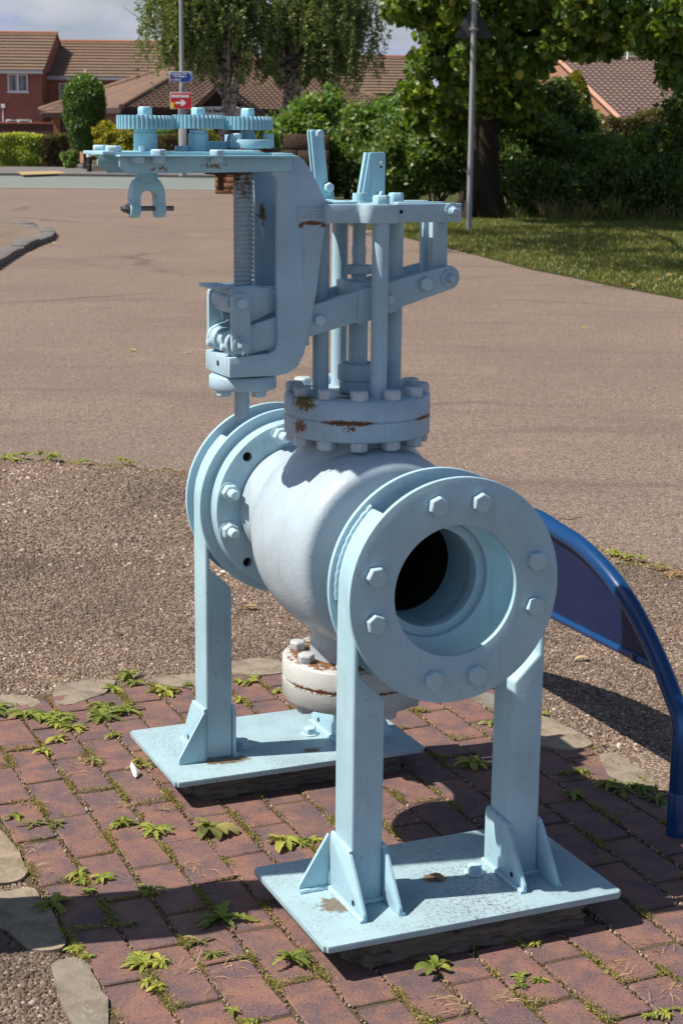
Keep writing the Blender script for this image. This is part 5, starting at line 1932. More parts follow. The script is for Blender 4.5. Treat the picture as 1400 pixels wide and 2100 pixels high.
def birch(base, top, tr, cx, cz, rx, rz, label, n=60000, lean=(0, 0)):
    t = thing('birch_tree', label, 'tree', base, 0, 'birch trees across the road')
    bm = bmesh.new()
    pts = [(0, 0, 0), (.02, 0, .8), (-.04, .0, 1.8), (lean[0] * .35, 0, 3.0), (lean[0] * .8, 0, 4.6), (lean[0] * 1.1, 0, 6.5), (lean[0] * 1.2, 0, top)]
    trunk(bm, pts, tr, tr * .25, 12, .10)
    cl = ell_clumps((cx, 0, cz), (rx, rx * .75, rz), 46, .7, .45)
    limbs(bm, cl, Vector((lean[0] * .5, 0, 2.6)), tr * .35, 34, .8)
    tube(bm, [(.05, 0, 1.5), (.32, -.05, 2.5), (.55, -.1, 3.8), (.7, 0, 5.6)], 0, 8, True, [tr * .8, tr * .62, tr * .5, tr * .2])
    fin(bm, 'trunk', M['bark_birch'], t, 0, 60)
    # hanging strands of small leaves
    ns = n // 60
    d = nr.normal(size=(ns, 3))
    d /= np.linalg.norm(d, axis=1, keepdims=True)
    f = nr.random(ns) ** .40
    st = np.array([cx, 0, cz]) + d * f[:, None] * np.array([rx, rx * .8, rz])
    # clump the strands
    cc = np.array([c_ for c_, _ in cl])
    kx = nr.integers(0, len(cc), ns)
    st = st * .45 + (cc[kx] + nr.normal(0, .45, (ns, 3))) * .55
    ln = nr.uniform(.7, 2.3, ns)
    tt = nr.random((ns, 60))
    P = st[:, None, :] + np.stack([nr.normal(0, .06, (ns, 60)) + (nr.normal(0, .25, (ns, 1)) * tt), nr.normal(0, .06, (ns, 60)) + (nr.normal(0, .25, (ns, 1)) * tt), -tt * ln[:, None]], -1)
    P = P.reshape(-1, 3)
    P = P[P[:, 2] > 3.25 - .35 * np.clip(-P[:, 0] - 1.5, 0, 2) + .45 * np.sin(P[:, 0] * 2.3) + .3 * np.sin(P[:, 0] * 6.1)]
    P = P[(P[:, 2] > 3.55 + .25 * np.sin(P[:, 0] * 7)) | (np.abs(P[:, 0]) > 1.5)]
    P = P[~((np.abs(P[:, 0] - .25) < .42 + .12 * np.sin(P[:, 2] * 3)) & (P[:, 1] < .3) & (P[:, 2] < 5.0 + .4 * np.sin(P[:, 0] * 9)))]
    col = np.repeat(nr.normal(.45, .15, ns), 60)[:len(P)] + nr.normal(0, .2, len(P))
    cards('crown', P, np.full(len(P), .125), M['birch'], t, .62, upbias=-.7, colour=col)
    return t


b1 = at(461, 352, 70)
b1.z = .06
birch(b1, 11, .25, -.75, 6.5, 3.4, 3.5, 'left birch with pale forked trunk behind the gears', 72000, (.25, 0))
b2 = at(586, 352, 71)
b2.z = .06
birch(b2, 11, .26, 1.2, 6.5, 3.6, 3.5, 'right birch with grey trunk in front of tiled roof', 72000, (.12, 0))


def shrub(x, y, rx, ry, h, n, size, mat, label, z0=0.0, ncl=26, group='shrubs behind the lawn', stems=7, asp=.55, rs=None, cat='shrub'):
    t = thing('shrub', label, cat, (x, y, z0), 0, group)
    cl = ell_clumps((0, 0, h * .55), (rx * .85, ry * .85, h * .45), ncl, rs or min(rx, h) * .32, .35)
    bm = bmesh.new()
    for i in range(stems):
        c_, _ = cl[i % len(cl)]
        tube(bm, [(rnd.uniform(-.2, .2) * rx, rnd.uniform(-.2, .2) * ry, 0), (c_[0] * .6, c_[1] * .6, c_[2] * .6), tuple(c_)], 0, 5, True, [.035, .022, .008])
    fin(bm, 'stem', M['stem'], t, 0, 60)
    P, d = clump_points(cl, n)
    P += nr.normal(0, .06, P.shape)
    P[:, 2] = np.abs(P[:, 2])
    col = nr.normal(.48, .22, n)
    cards('foliage', P, np.full(n, size), M[mat], t, asp, normal=d, colour=col, upbias=.1)
    return t


def atx(u, Y):
    return (u - 700) / FPX * Y / .976 * 1.0 * (1 / 1.0) * .976 * (1.0) + 0.0


def X(u, v, Y):
    return at(u, v, Y).x


# bushes from left to right along the back of the lawn
shrub(X(655, 300, 43), 43, 1.15, 1.0, 2.85, 6500, .17, 'shrub', 'light green sapling like shrub rising behind the dark stone pillar', 0, 30)
shrub(X(600, 300, 46), 46, 1.1, .8, 2.2, 6500, .15, 'shrub', 'low bright shrub left of the stone pillar behind the gears', 0, 20)
shrub(X(790, 300, 41), 41, 1.2, 1.0, 2.5, 6500, .17, 'shrub', 'bright maple like shrub between stone pillar and big tree', 0, 30)
shrub(X(720, 340, 39), 39.5, 1.0, .8, 1.75, 7000, .13, 'shrub_dark', 'dark bramble mound behind the yoke of the valve', 0, 24)
shrub(X(830, 360, 38), 38, 1.0, .8, 1.9, 8000, .13, 'shrub_dark', 'dark ivy like shrub left of the big tree trunk', 0, 24)
shrub(X(900, 360, 37.5), 37.5, .9, .7, 2.0, 8000, .12, 'shrub_dark', 'dark shrub crowding the left side of the big trunk', 0, 24)
shrub(X(660, 380, 42), 42.5, 1.2, .8, 1.3, 6000, .12, 'shrub_dark', 'low dark undergrowth at foot of the stone pillar', 0, 20)
shrub(X(1050, 330, 38.5), 38.5, 1.2, .9, 2.6, 11000, .13, 'shrub_dark', 'tall dark shrub right of the big trunk', 0, 30)
shrub(X(1140, 320, 40), 40, 1.25, .9, 3.0, 11000, .14, 'shrub_dark', 'tallest dark shrub below the golden conifer', 0, 30)
shrub(X(1235, 340, 38.5), 38.5, 1.2, .9, 1.75, 9000, .13, 'shrub', 'mid green shrub below the orange brick gable', 0, 30)
shrub(X(1320, 330, 37.5), 37.5, 1.2, .9, 1.85, 10000, .13, 'shrub', 'lighter green shrub below the clipped hedge top at right', 0, 30)
shrub(X(1420, 310, 36.5), 36.5, 1.1, 1.0, 2.5, 12000, .14, 'shrub_dark', 'big dark shrub cut by the right frame edge', 0, 30)
shrub(X(1090, 410, 36.6), 36.6, 1.0, .6, 1.15, 6000, .10, 'shrub_dark', 'low dry bramble in front of the tall dark shrub', 0, 22)
shrub(X(1190, 415, 36.2), 36.2, 1.1, .6, 1.0, 6000, .10, 'shrub_dark', 'low bramble with pale dry stalks beside the lawn', 0, 22)
shrub(X(1300, 410, 35.8), 35.8, 1.1, .6, 1.2, 7000, .10, 'shrub_dark', 'low dark bramble at the lawn edge on the right', 0, 22)
shrub(X(1385, 405, 35.3), 35.3, 1.0, .6, 1.2, 6000, .10, 'shrub_dark', 'low dark bramble at the lawn edge at right frame side', 0, 22)
# golden conifer between big tree and the right house
t = thing('conifer', 'golden topped conifer showing between the big tree and the right hand house', 'conifer', (X(1175, 300, 52), 52, 0))
h_ = at(1175, 148, 52).z
P = []
for i in range(16000):
    z = h_ * (1 - nr.random() ** 1.2)
    rr = (1 - z / h_) ** .55 * 1.05 * nr.random() ** .35
    a = nr.uniform(0, 2 * PI)
    P.append((rr * math.cos(a), rr * math.sin(a), z))
P = np.array(P)
cards('foliage', P, np.full(len(P), .16), M['yellow_shrub'], t, .35, upbias=.8, colour=nr.normal(.25, .15, len(P)) + .35 * np.clip(P[:, 2] / h_ - .75, 0, 1))
bm = bmesh.new()
tube(bm, [(0, 0, 0), (0, 0, h_ * .9)], 0, 8, True, [.14, .02])
fin(bm, 'trunk', M['bark'], t)
# clipped dark hedge mound in front of the right house
hx0, hx1 = X(1240, 250, 50), X(1345, 250, 50)
hz = at(1300, 240, 50).z


def hedge(name, label, x0, x1, y0, y1, h, n, size, mat, z0=0.0, top=None, group=None, rnd_top=.1, cat='hedge', core='hedge_core'):
    t = thing(name, label, cat, ((x0 + x1) / 2, (y0 + y1) / 2, z0), 0, group)
    hx, hy = (x1 - x0) / 2, (y1 - y0) / 2
    bm = bmesh.new()
    box(bm, -hx + .10, hx - .10, -hy + .10, hy - .10, 0, h - .12)
    fin(bm, 'inner_twigs', M['stem'], t, .05)
    A = [2 * hx * h, 2 * hx * 2 * hy, 2 * hy * h * .5, 2 * hy * h * .5, 2 * hx * h * .3]
    A = np.array(A) / sum(A)
    kf = nr.choice(5, n, p=A)
    a, b_ = nr.uniform(-1, 1, n), nr.uniform(0, 1, n)
    P = np.zeros((n, 3))
    N = np.zeros((n, 3))
    jit = nr.normal(0, .045, n)
    lump = .05 * np.sin(a * hx * 5) + .04 * np.sin(b_ * 9 + a * 3)
    m_ = kf == 0
    P[m_] = np.stack([a * hx, -hy + jit + lump, b_ * h], 1)[m_]
    N[m_] = (0, -1, 0)
    m_ = kf == 1
    P[m_] = np.stack([a * hx, (b_ * 2 - 1) * hy, h + jit + rnd_top * .5 * np.sin(a * hx * 3)], 1)[m_]
    N[m_] = (0, 0, 1)
    for kk_, sg in ((2, -1), (3, 1)):
        m_ = kf == kk_
        P[m_] = np.stack([sg * hx + jit + lump * .5, a * hy, b_ * h], 1)[m_]
        N[m_] = (sg, 0, 0)
    m_ = kf == 4
    P[m_] = np.stack([a * hx, hy + jit, b_ * h], 1)[m_]
    N[m_] = (0, 1, 0)
    cards('foliage', P, np.full(n, size), M[mat], t, .5, normal=N, upbias=.5, colour=nr.normal(.45, .2, n) + .25 * (kf == 1))
    return t


hedge('hedge', 'clipped round topped dark hedge under the right hand house', hx0, hx1 + .4, 49.2, 51.4, hz, 12000, .11, 'hedge_dry', rnd_top=.3)
# left hedge by the brick house, its right third dry and brown
yh = 77
xa, xb, xc = X(-60, 300, yh), X(86, 300, yh), X(127, 300, yh)
hz = at(60, 279, yh).z
hedge('hedge', 'bright clipped hedge in front of the red brick house', xa, xb, yh, yh + 1.6, hz - .06, 26000, .11, 'hedge', .06, group='hedge along the left pavement')
hedge('hedge', 'brown dried end of the clipped hedge nearest the doorway', xb, xc, yh + .02, yh + 1.5, hz - .08, 9000, .11, 'hedge_dry', .06, group='hedge along the left pavement')
# rounded topiary conifer on its own trunk
yt = 73.5
cx = X(175, 300, yt)
zt0, zt1 = .06, at(175, 155, yt).z
t = thing('topiary_conifer', 'tall rounded clipped conifer on a bare trunk in front of the medical centre', 'conifer', (cx, yt, .06))
bm = bmesh.new()
trunk(bm, [(0, 0, 0), (.05, 0, .4), (0, 0, .9), (0, 0, 2.5)], .16, .08, 10)
tube(bm, [(.02, 0, .3), (.22, 0, .8), (.3, 0, 1.3)], 0, 7, True, [.1, .08, .05])
fin(bm, 'trunk', M['bark'], t, 0, 60)
Hc = zt1 - .06
w0 = 42 * yt / FPX
n = 34000
zq = nr.random(n)
prof_z = np.array([0, .06, .15, .35, .62, .78, .9, .97, 1.0])
prof_r = np.array([.20, .55, .70, .92, 1.0, .96, .74, .42, .10])
zz = .75 + (Hc - .75) * zq
rr = np.interp(zq, prof_z, prof_r) * w0
a = nr.uniform(0, 2 * PI, n)
ed = 1 - np.abs(nr.normal(0, .08, n)) + .035 * np.sin(a * 5 + zz * 4) + .03 * np.sin(a * 3 - zz * 7)
Pn = np.stack([rr * ed * np.cos(a), rr * ed * np.sin(a), zz], 1)
Nn = np.stack([np.cos(a), np.sin(a), np.zeros(n)], 1)
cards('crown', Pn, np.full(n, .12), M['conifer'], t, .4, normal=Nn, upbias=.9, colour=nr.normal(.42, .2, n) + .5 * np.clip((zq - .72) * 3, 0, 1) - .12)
kk_ = nr.choice(n, 1400, replace=False)
kind(cards('stray_shoots', Pn[kk_] + Nn[kk_] * nr.uniform(0, .10, (1400, 1)) + np.array([0, 0, .08]), np.full(1400, .20), M['conifer'], t, .22, upbias=1.4, colour=nr.normal(.6, .2, 1400)), 'stuff')
bm = bmesh.new()
lathe(bm, [(0, .8)] + [(float(np.interp(q_, prof_z, prof_r)) * w0 * .84, .78 + (Hc - .85) * q_) for q_ in np.linspace(0.02, .97, 12)] + [(0, Hc - .1)], (0, 0, 0), (0, 0, 1), 20)
fin(bm, 'inner_twigs', M['bark'], t)
# golden shrubs, low plants
yg = 72
shrub(X(228, 290, yg), yg, .72, .6, at(228, 250, yg).z, 6000, .14, 'yellow_shrub', 'golden green shrub left of the first gear hub', .06, 44, 'golden shrubs by the medical centre')
shrub(X(266, 290, yg), yg - .3, .5, .5, at(266, 262, yg).z, 4000, .14, 'yellow_shrub', 'smaller golden shrub behind the first gear hub', .06, 44, 'golden shrubs by the medical centre')
shrub(X(425, 290, yg), yg, .7, .6, at(425, 262, yg).z, 4500, .14, 'yellow_shrub', 'golden shrub at foot of the left birch', .06, 44, 'golden shrubs by the medical centre')
shrub(X(335, 280, yg + 2), yg + 2, .85, .6, at(335, 256, yg + 2).z, 5000, .17, 'shrub', 'green strap leaved shrub between the first two gear hubs', .06, 16, 'green shrubs by the medical centre', 6, .25)
shrub(X(545, 280, yg + 1), yg + 1, .9, .6, at(545, 245, yg + 1).z, 5000, .14, 'shrub', 'green shrub behind the third gear', .06, 16, 'green shrubs by the medical centre')
shrub(X(146, 335, 75), 75, .45, .35, .72, 2600, .13, 'shrub', 'low leafy plant under the topiary conifer', .06, 10, 'green shrubs by the medical centre')
hedge('hedge', 'low trimmed hedge behind the second gear hub', X(320, 290, 71.5), X(372, 290, 71.5), 71.5, 72.4, at(345, 282, 71.5).z, 5000, .09, 'hedge_dry', .06)
# bollard
bb = gp(184, 352, .06)
t = thing('bollard', 'black traffic bollard with two white bands on the far kerb', 'bollard', bb)
bm = bmesh.new()
hb = at(184, 313, bb.y).z - .06
lathe(bm, [(.11, 0), (.10, hb - .06), (.08, hb), (0, hb + .01)], (0, 0, 0), (0, 0, 1), 18)
fin(bm, 'post', M['bollard'], t, 0, 50)
bm = bmesh.new()
for z in (hb - .16, hb - .56):
    lathe(bm, [(.106, z), (.106, z + .10)], (0, 0, 0), (0, 0, 1), 18, close=False)
fin(bm, 'white_band', M['upvc'], t, 0, 50)
# timber picket fence behind the far kerb
yf = 69.5
x0, x1 = X(193, 340, yf), X(262, 340, yf)
t = thing('picket_fence', 'low weathered timber fence beyond the road left of the first gear', 'fence', ((x0 + x1) / 2, yf, .06))
z1 = at(220, 329, yf).z - .06
n = 13
for i in range(n):
    x = (x0 - x1) / 2 + (x1 - x0) * i / (n - 1)
    bm = bmesh.new()
    box(bm, x - .045, x + .045, -.012, .012, 0, z1 + rnd.uniform(-.03, .03))
    fin(bm, 'picket', M['wood'], t, .004)
bm = bmesh.new()
box(bm, (x0 - x1) / 2, (x1 - x0) / 2, .013, .05, z1 * .3, z1 * .3 + .07)
box(bm, (x0 - x1) / 2, (x1 - x0) / 2, .013, .05, z1 * .75, z1 * .75 + .07)
fin(bm, 'rail', M['wood'], t)
# ---- sandstone walls
def block_wall(name, label, x0, x1, y0, y1, h, mat, rows, z0, bl=.45, cat='wall'):
    t = thing(name, label, cat, ((x0 + x1) / 2, (y0 + y1) / 2, z0))
    hx, hy = (x1 - x0) / 2, (y1 - y0) / 2
    bm = bmesh.new()
    box(bm, -hx + .03, hx - .03, -hy + .03, hy - .03, -.05, h - .02)
    fin(bm, 'mortar_core', M['sandstone_dark'], t)
    rh = h / rows
    for i in range(rows):
        x = -hx - (bl * .5 if i % 2 else 0)
        while x < hx:
            e = x + bl * rnd.uniform(.8, 1.2)
            a_, b_ = max(x, -hx), min(e, hx)
            if b_ - a_ > .06:
                bm = bmesh.new()
                box(bm, a_ + .008, b_ - .008, -hy - rnd.uniform(0, .03), hy + rnd.uniform(0, .03), i * rh + .008, (i + 1) * rh - .008)
                fin(bm, 'stone_block', M[mat], t, .02)
            x = e
    return t


yw = 47.5
block_wall('stone_wall', 'low pinkish sandstone block wall seen behind the screw', X(440, 380, yw), X(545, 380, yw), yw, yw + .55, at(480, 353, yw).z + .05, 'sandstone', 4, -.03, .38)
yp = 38.3
block_wall('stone_pillar', 'dark weathered sandstone gate pillar behind the tall strap', X(582, 300, yp), X(676, 300, yp), yp, yp + 1.0, at(630, 275, yp).z + .03, 'sandstone_dark', 5, -.03, .62)
# ---- the big tree on the lawn
tb = gp(985, 446, 0)
t = thing('broadleaf_tree', 'large broadleaf tree with thick dark trunk and low spreading crown on the lawn', 'tree', tb)
bm = bmesh.new()
trunk(bm, [(0, 0, -.1), (0, 0, .25), (.03, 0, .8), (.05, 0, 1.6), (.12, 0, 2.6), (.25, .1, 4.2), (.3, .2, 6.5), (.3, .2, 9.5)], .40, .12, 16, .05)
for a, ln in ((.4, .7), (1.6, .6), (2.9, .75), (4.1, .65), (5.3, .6)):
    tube(bm, [(.25 * math.cos(a), .25 * math.sin(a), .55), (.42 * math.cos(a), .42 * math.sin(a), .15), (ln * math.cos(a), ln * math.sin(a), -.06)], 0, 7, True, [.14, .13, .05])
cl = ell_clumps((.6, -.6, 6.4), (5.0, 5.2, 4.2), 85, .95, .5)
low = []
for (u, v, Y) in ((1255, 40, 29), (1295, 62, 29), (1345, 85, 28.5), (1240, 92, 30), (1390, 150, 29), (905, 60, 33), (860, 30, 32), (850, 190, 34), (900, 210, 35), (880, 130, 33), (950, 170, 33), (1000, 200, 34), (1060, 200, 34), (1090, 120, 32), (1150, 90, 30), (1350, 60, 28), (1390, 110, 28), (1330, 20, 28), (1210, 20, 29), (1020, 60, 31), (1080, 20, 31), (960, 20, 31), (1130, 30, 31), (1390, 30, 27), (980, 120, 31), (1040, 130, 31), (930, 260, 35.5), (960, 240, 36), (870, 240, 36), (1080, 240, 36), (840, 10, 32), (1020, 250, 36.5), (1180, 60, 30)):
    p = at(u, v, Y) - tb
    low.append((np.array(p), .48 * nr.uniform(.7, 1.25)))
cl = [(c_, r_) for c_, r_ in cl if (700 + FPX * (tb.x + c_[0] - r_) / (tb.y + c_[1]) > 795 or c_[2] - r_ > 4.7) and not (1190 < 700 + FPX * (tb.x + c_[0]) / (tb.y + c_[1]) < 1420 and 80 < 275 - FPX * (tb.z + c_[2] - 1.6 - r_ * .8) / (tb.y + c_[1]) < 320)]
sh = []
dark = [(1.3, 29), (2.3, 24.2), (3.6, 20.9), (9, 18.5), (12, 26), (9, 31), (1.6, 31)]
while len(sh) < 70:
    q = np.array([[nr.uniform(1, 12), nr.uniform(18, 36)]])
    if in_poly(q, dark)[0]:
        hh = nr.uniform(5.0, 8.0)
        sh.append((np.array([q[0, 0] - .74 * hh - tb.x, q[0, 1] - .16 * hh - tb.y, hh]), nr.uniform(.7, 1.15)))
limbs(bm, [(c_, r_) for c_, r_ in cl] + sh[::3] + [c_ for c_ in low if c_[0][0] < 1.2], Vector((.15, 0, 2.6)), .10, 110, .6)
fin(bm, 'trunk', M['bark'], t, 0, 60)
P, d = clump_points(cl, 24000)
P = P[(P[:, 2] > 2.4)]
P2_, d2 = clump_points(low, 12500)
P3_, d3 = clump_points(sh, 11000)
P = np.concatenate([P, P2_, P3_[P3_[:, 2] > 4.75]])
cards('crown', P, np.full(len(P), .155), M['lime'], t, .95, upbias=-.35, hexa_=True, colour=np.minimum(nr.normal(.45, .22, len(P)), .93))
# ---- tall grass and stalks at the foot of the shrubs, lawn grass
V, F, C = [], [], []


def blades(n, xs, ys, ln, wd, lean=.35, f=None):
    x = nr.uniform(*xs, n)
    y = nr.uniform(*ys, n)
    if f is not None:
        k_ = f(np.stack([x, y], 1))
        x, y = x[k_], y[k_]
    n = len(x)
    P = np.stack([x, y, np.full(n, -.012)], 1)
    az = nr.uniform(0, 2 * PI, n)
    L_ = ln * nr.uniform(.5, 1.3, n)
    s_ = np.stack([np.cos(az), np.sin(az), np.zeros(n)], 1) * wd
    d = nr.normal(0, lean, (n, 3))
    d[:, 2] = 1
    d /= np.linalg.norm(d, axis=1, keepdims=True)
    T = P + d * L_[:, None]
    V = np.stack([P - s_, P + s_, T], 1).reshape(-1, 3)
    return V, np.arange(3 * n).reshape(-1, 3), np.repeat(nr.random(n), 3)


def in_lawn(P):
    u, v = proj_np(np.concatenate([P, np.zeros((len(P), 1))], 1))
    return in_poly(P, LAWN) & (u > 780) & (u < 1460)


V, F, C = blades(230000, (.3, 9.5), (15, 37), .055, .006, .6, in_lawn)
kind(npmesh('grass', V, F, M['grass'], None, C), 'stuff')
V, F, C = blades(900, (2.6, 7.2), (34.6, 36.4), .42, .008, .4, lambda P: np.sin(P[:, 0] * 3.1) + np.sin(P[:, 0] * 7.7 + 1) > .2)
kind(npmesh('tall_grass', V, F, M['straw'], None, C), 'stuff')
V, F, C = blades(2600, (2.6, 7.4), (34.0, 36.4), .26, .008, .5, lambda P: np.sin(P[:, 0] * 4.3) + np.sin(P[:, 0] * 9.1 + 2) > -.4)
kind(npmesh('tall_grass', V, F, M['grass'], None, C), 'stuff')
gt = gp(1252, 452)
V, F, C = blades(260, (-.16, .16), (-.16, .16), .48, .012, .32)
o = npmesh('grass_tuft', V, F, M['grass'], None, C)
o.location = gt
tag(o, 'bluish tall grass tuft standing at the lawn edge below the brambles', 'grass tuft')


# ---- buildings
def tiled_slope(name, p00, p10, p01, p11, rows, pitch, amp, mat, parent, step=.035, per=6):
    """real stepped courses: p00-p10 is the eave, p01-p11 the ridge (world points)"""
    p00, p10, p01, p11 = [np.array(p, float) for p in (p00, p10, p01, p11)]
    nrm_ = np.cross(p10 - p00, p01 - p00)
    nrm_ /= np.linalg.norm(nrm_)
    if nrm_[2] < 0:
        nrm_ = -nrm_
    V, F = [], []
    for i in range(rows):
        b0, b1 = i / rows, (i + 1.12) / rows
        b1 = min(b1, 1)
        a0, a1 = p00 + (p01 - p00) * b0, p10 + (p11 - p10) * b0
        c0, c1 = p00 + (p01 - p00) * b1, p10 + (p11 - p10) * b1
        W = np.linalg.norm(a1 - a0)
        m_ = max(2, int(W / pitch * per)) if amp else max(2, int(W / .33))
        base = len(V)
        for j in range(m_ + 1):
            f = j / m_
            wv = 0.0
            if amp:
                ph = 2 * PI * f * W / pitch
                wv = amp * (.5 + .5 * math.sin(ph)) ** .8
            lift = nrm_ * (step + wv)
            lo = a0 + (a1 - a0) * f
            hi = c0 + (c1 - c0) * f
            jit = nrm_ * rnd.uniform(-.004, .004)
            V += [lo - nrm_ * .01, lo + lift + jit, hi + nrm_ * (.004 + wv)]
        for j in range(m_):
            q = base + 3 * j
            F += [(q, q + 3, q + 4, q + 1), (q + 1, q + 4, q + 5, q + 2)]
    return kind(npmesh(name, V, F, mat, parent), 'stuff')


def ridge_line(name, a, b_, r, mat, parent):
    a, b_ = Vector(a), Vector(b_)
    n = max(2, int((b_ - a).length / .45))
    bm = bmesh.new()
    for i in range(n):
        p, q = a.lerp(b_, i / n), a.lerp(b_, (i + 1.02) / n)
        tube(bm, [p, q], 0, 8, True, [r, r * 1.07])
    return fin(bm, name, mat, parent, 0, 50)


def wbox(name, a, b_, mat, parent, bevel=0.0):
    bm = bmesh.new()
    box(bm, a[0], b_[0], a[1], b_[1], a[2], b_[2])
    return fin(bm, name, mat, parent, bevel, smooth=bool(bevel))


def window(parent, x0, x1, z0, z1, y, mull=(.5,), blinds=True):
    """frame > pane, sill; the wall's face is at y"""
    bm = bmesh.new()
    f_ = .07
    box(bm, x0, x1, y - .05, y + .05, z1 - f_, z1)
    box(bm, x0, x1, y - .05, y + .05, z0, z0 + f_)
    box(bm, x0, x0 + f_, y - .05, y + .05, z0 + f_, z1 - f_)
    box(bm, x1 - f_, x1, y - .05, y + .05, z0 + f_, z1 - f_)
    for m_ in mull:
        xm = x0 + (x1 - x0) * m_
        box(bm, xm - .055, xm + .055, y - .048, y + .05, z0 + f_, z1 - f_)
    wn = fin(bm, 'window', M['upvc'], parent, .006)
    e = [x0] + [x0 + (x1 - x0) * m_ for m_ in mull] + [x1]
    for a_, b_ in zip(e[:-1], e[1:]):
        wbox('pane', (a_ + .05, y - .012, z0 + .05), (b_ - .05, y - .004, z1 - .05), M['glass'], wn)
    if blinds:
        bm = bmesh.new()
        n_ = int((x1 - x0) / .12)
        for i in range(n_):
            if i % 3 != 2:
                xa = x0 + .1 + (x1 - x0 - .2) * i / n_
                box(bm, xa, xa + .05, y - .016, y - .0125, z0 + .1, z1 - .1)
        fin(bm, 'blind_slat', M['blind'], wn, 0, smooth=False)
    wbox('sill', (x0 - .06, y - .10, z0 - .06), (x1 + .06, y + .02, z0 - .001), M['upvc'], wn)
    return wn


# the two joined red brick houses on the left: A nearer and taller, B set back to its right
YA = 95.0
kA = YA / FPX
A = thing('brick_house', 'two storey red brick house with tan tiled roof at the left edge', 'house', (0, 0, 0), 0, 'terrace of red brick houses')
xl, xr = X(-120, 150, YA), X(86, 150, YA)
ze = at(40, 148, YA).z
zr = at(40, 68, YA + 4.2).z
wbox('wall', (xl, YA, 0), (xr, YA + 9, ze), M['wall_red'], A)
window(A, X(17, 170, YA), X(58, 170, YA), at(0, 188, YA).z, at(0, 151, YA).z, YA - .03)
window(A, X(13, 250, YA), X(66, 250, YA), at(0, 290, YA).z, at(0, 245, YA).z, YA - .03, (.5,))
wbox('gutter', (xl, YA - .42, ze - .05), (xr + .12, YA - .30, ze + .12), M['fascia_l'], A)
wbox('soffit', (xl, YA - .30, ze - .10), (xr + .1, YA + .02, ze + .0), M['fascia_l'], A)
tiled_slope('roof_tiles', (xl, YA - .40, ze + .06), (xr + .18, YA - .40, ze + .06), (xl, YA + 4.4, zr), (xr + .18, YA + 4.4, zr), 12, .33, 0, M['roof_tan'], A, .10)
tiled_slope('roof_tiles', (xl, YA + 9.3, ze + .06), (xr + .18, YA + 9.3, ze + .06), (xl, YA + 4.4, zr), (xr + .18, YA + 4.4, zr), 12, .33, 0, M['roof_tan'], A, .10)
ridge_line('ridge_tiles', (xl, YA + 4.4, zr), (xr + .2, YA + 4.4, zr), .13, M['ridge'], A)
bm = bmesh.new()
prism(bm, [(YA - .05, ze), (YA + 4.4, zr - .05), (YA + 9, ze)], 0, xr - .05, xr + .10)
fin(bm, 'gable', M['wall_red'], A, 0, smooth=False)
bm = bmesh.new()
tube(bm, [(X(8, 250, YA), YA - .08, at(0, 256, YA).z), (X(8, 250, YA), YA - .08, at(0, 222, YA).z)], .03, 6)
box(bm, X(4, 216, YA), X(12, 216, YA), YA - .2, YA - .03, at(0, 221, YA).z, at(0, 213, YA).z)
fin(bm, 'outdoor_lamp', M['upvc'], A)
YB = 97.0
Bh = thing('brick_house', 'red brick house with long lower tan roof behind the topiary conifer', 'house', (0, 0, 0), 0, 'terrace of red brick houses')
xl2, xr2 = X(84, 150, YB) , X(420, 150, YB)
zeB = at(150, 161, YB).z
zrB = at(150, 86, YB + 4.4).z
wbox('wall', (xl2, YB, 0), (xr2, YB + 9, zeB), M['wall_red'], Bh)
window(Bh, X(122, 190, YB), X(170, 190, YB), at(0, 205, YB).z, at(0, 169, YB).z, YB - .03)
wbox('gutter', (xl2 + .1, YB - .42, zeB - .05), (xr2, YB - .30, zeB + .12), M['fascia_l'], Bh)
wbox('soffit', (xl2 + .1, YB - .30, zeB - .10), (xr2, YB + .02, zeB), M['fascia_l'], Bh)
tiled_slope('roof_tiles', (xl2, YB - .40, zeB + .06), (xr2, YB - .40, zeB + .06), (xl2, YB + 4.4, zrB), (xr2, YB + 4.4, zrB), 12, .33, 0, M['roof_tan'], Bh, .10)
tiled_slope('roof_tiles', (xl2, YB + 9.3, zeB + .06), (xr2, YB + 9.3, zeB + .06), (xl2, YB + 4.4, zrB), (xr2, YB + 4.4, zrB), 12, .33, 0, M['roof_tan'], Bh, .10)
ridge_line('ridge_tiles', (xl2 - .1, YB + 4.4, zrB), (xr2, YB + 4.4, zrB), .13, M['ridge'], Bh)
bm = bmesh.new()
cyl(bm, (X(177, 150, YB), YB - .2, at(177, 158, YB).z), (X(177, 150, YB), YB - .2, at(177, 142, YB).z), .05, 10)
fin(bm, 'vent_pipe', M['upvc'], Bh)
# third roof showing right of the birches
YC = 104.0
Ch = thing('brick_house', 'far house with grey tan roof showing right of the birches', 'house', (0, 0, 0), 0, 'terrace of red brick houses')
xl3, xr3 = X(640, 150, YC), X(880, 150, YC)
zeC, zrC = at(780, 196, YC).z, at(780, 117, YC + 4.6).z
wbox('wall', (xl3, YC, 0), (xr3, YC + 9, zeC), M['wall_red'], Ch)
tiled_slope('roof_tiles', (xl3, YC - .4, zeC + .06), (xr3, YC - .4, zeC + .06), (xl3, YC + 4.6, zrC), (xr3, YC + 4.6, zrC), 13, .33, 0, M['roof_tan'], Ch, .10)
tiled_slope('roof_tiles', (xl3, YC + 9.4, zeC + .06), (xr3, YC + 9.4, zeC + .06), (xl3, YC + 4.6, zrC), (xr3, YC + 4.6, zrC), 13, .33, 0, M['roof_tan'], Ch, .10)
ridge_line('ridge_tiles', (xl3, YC + 4.6, zrC), (xr3, YC + 4.6, zrC), .13, M['ridge'], Ch)
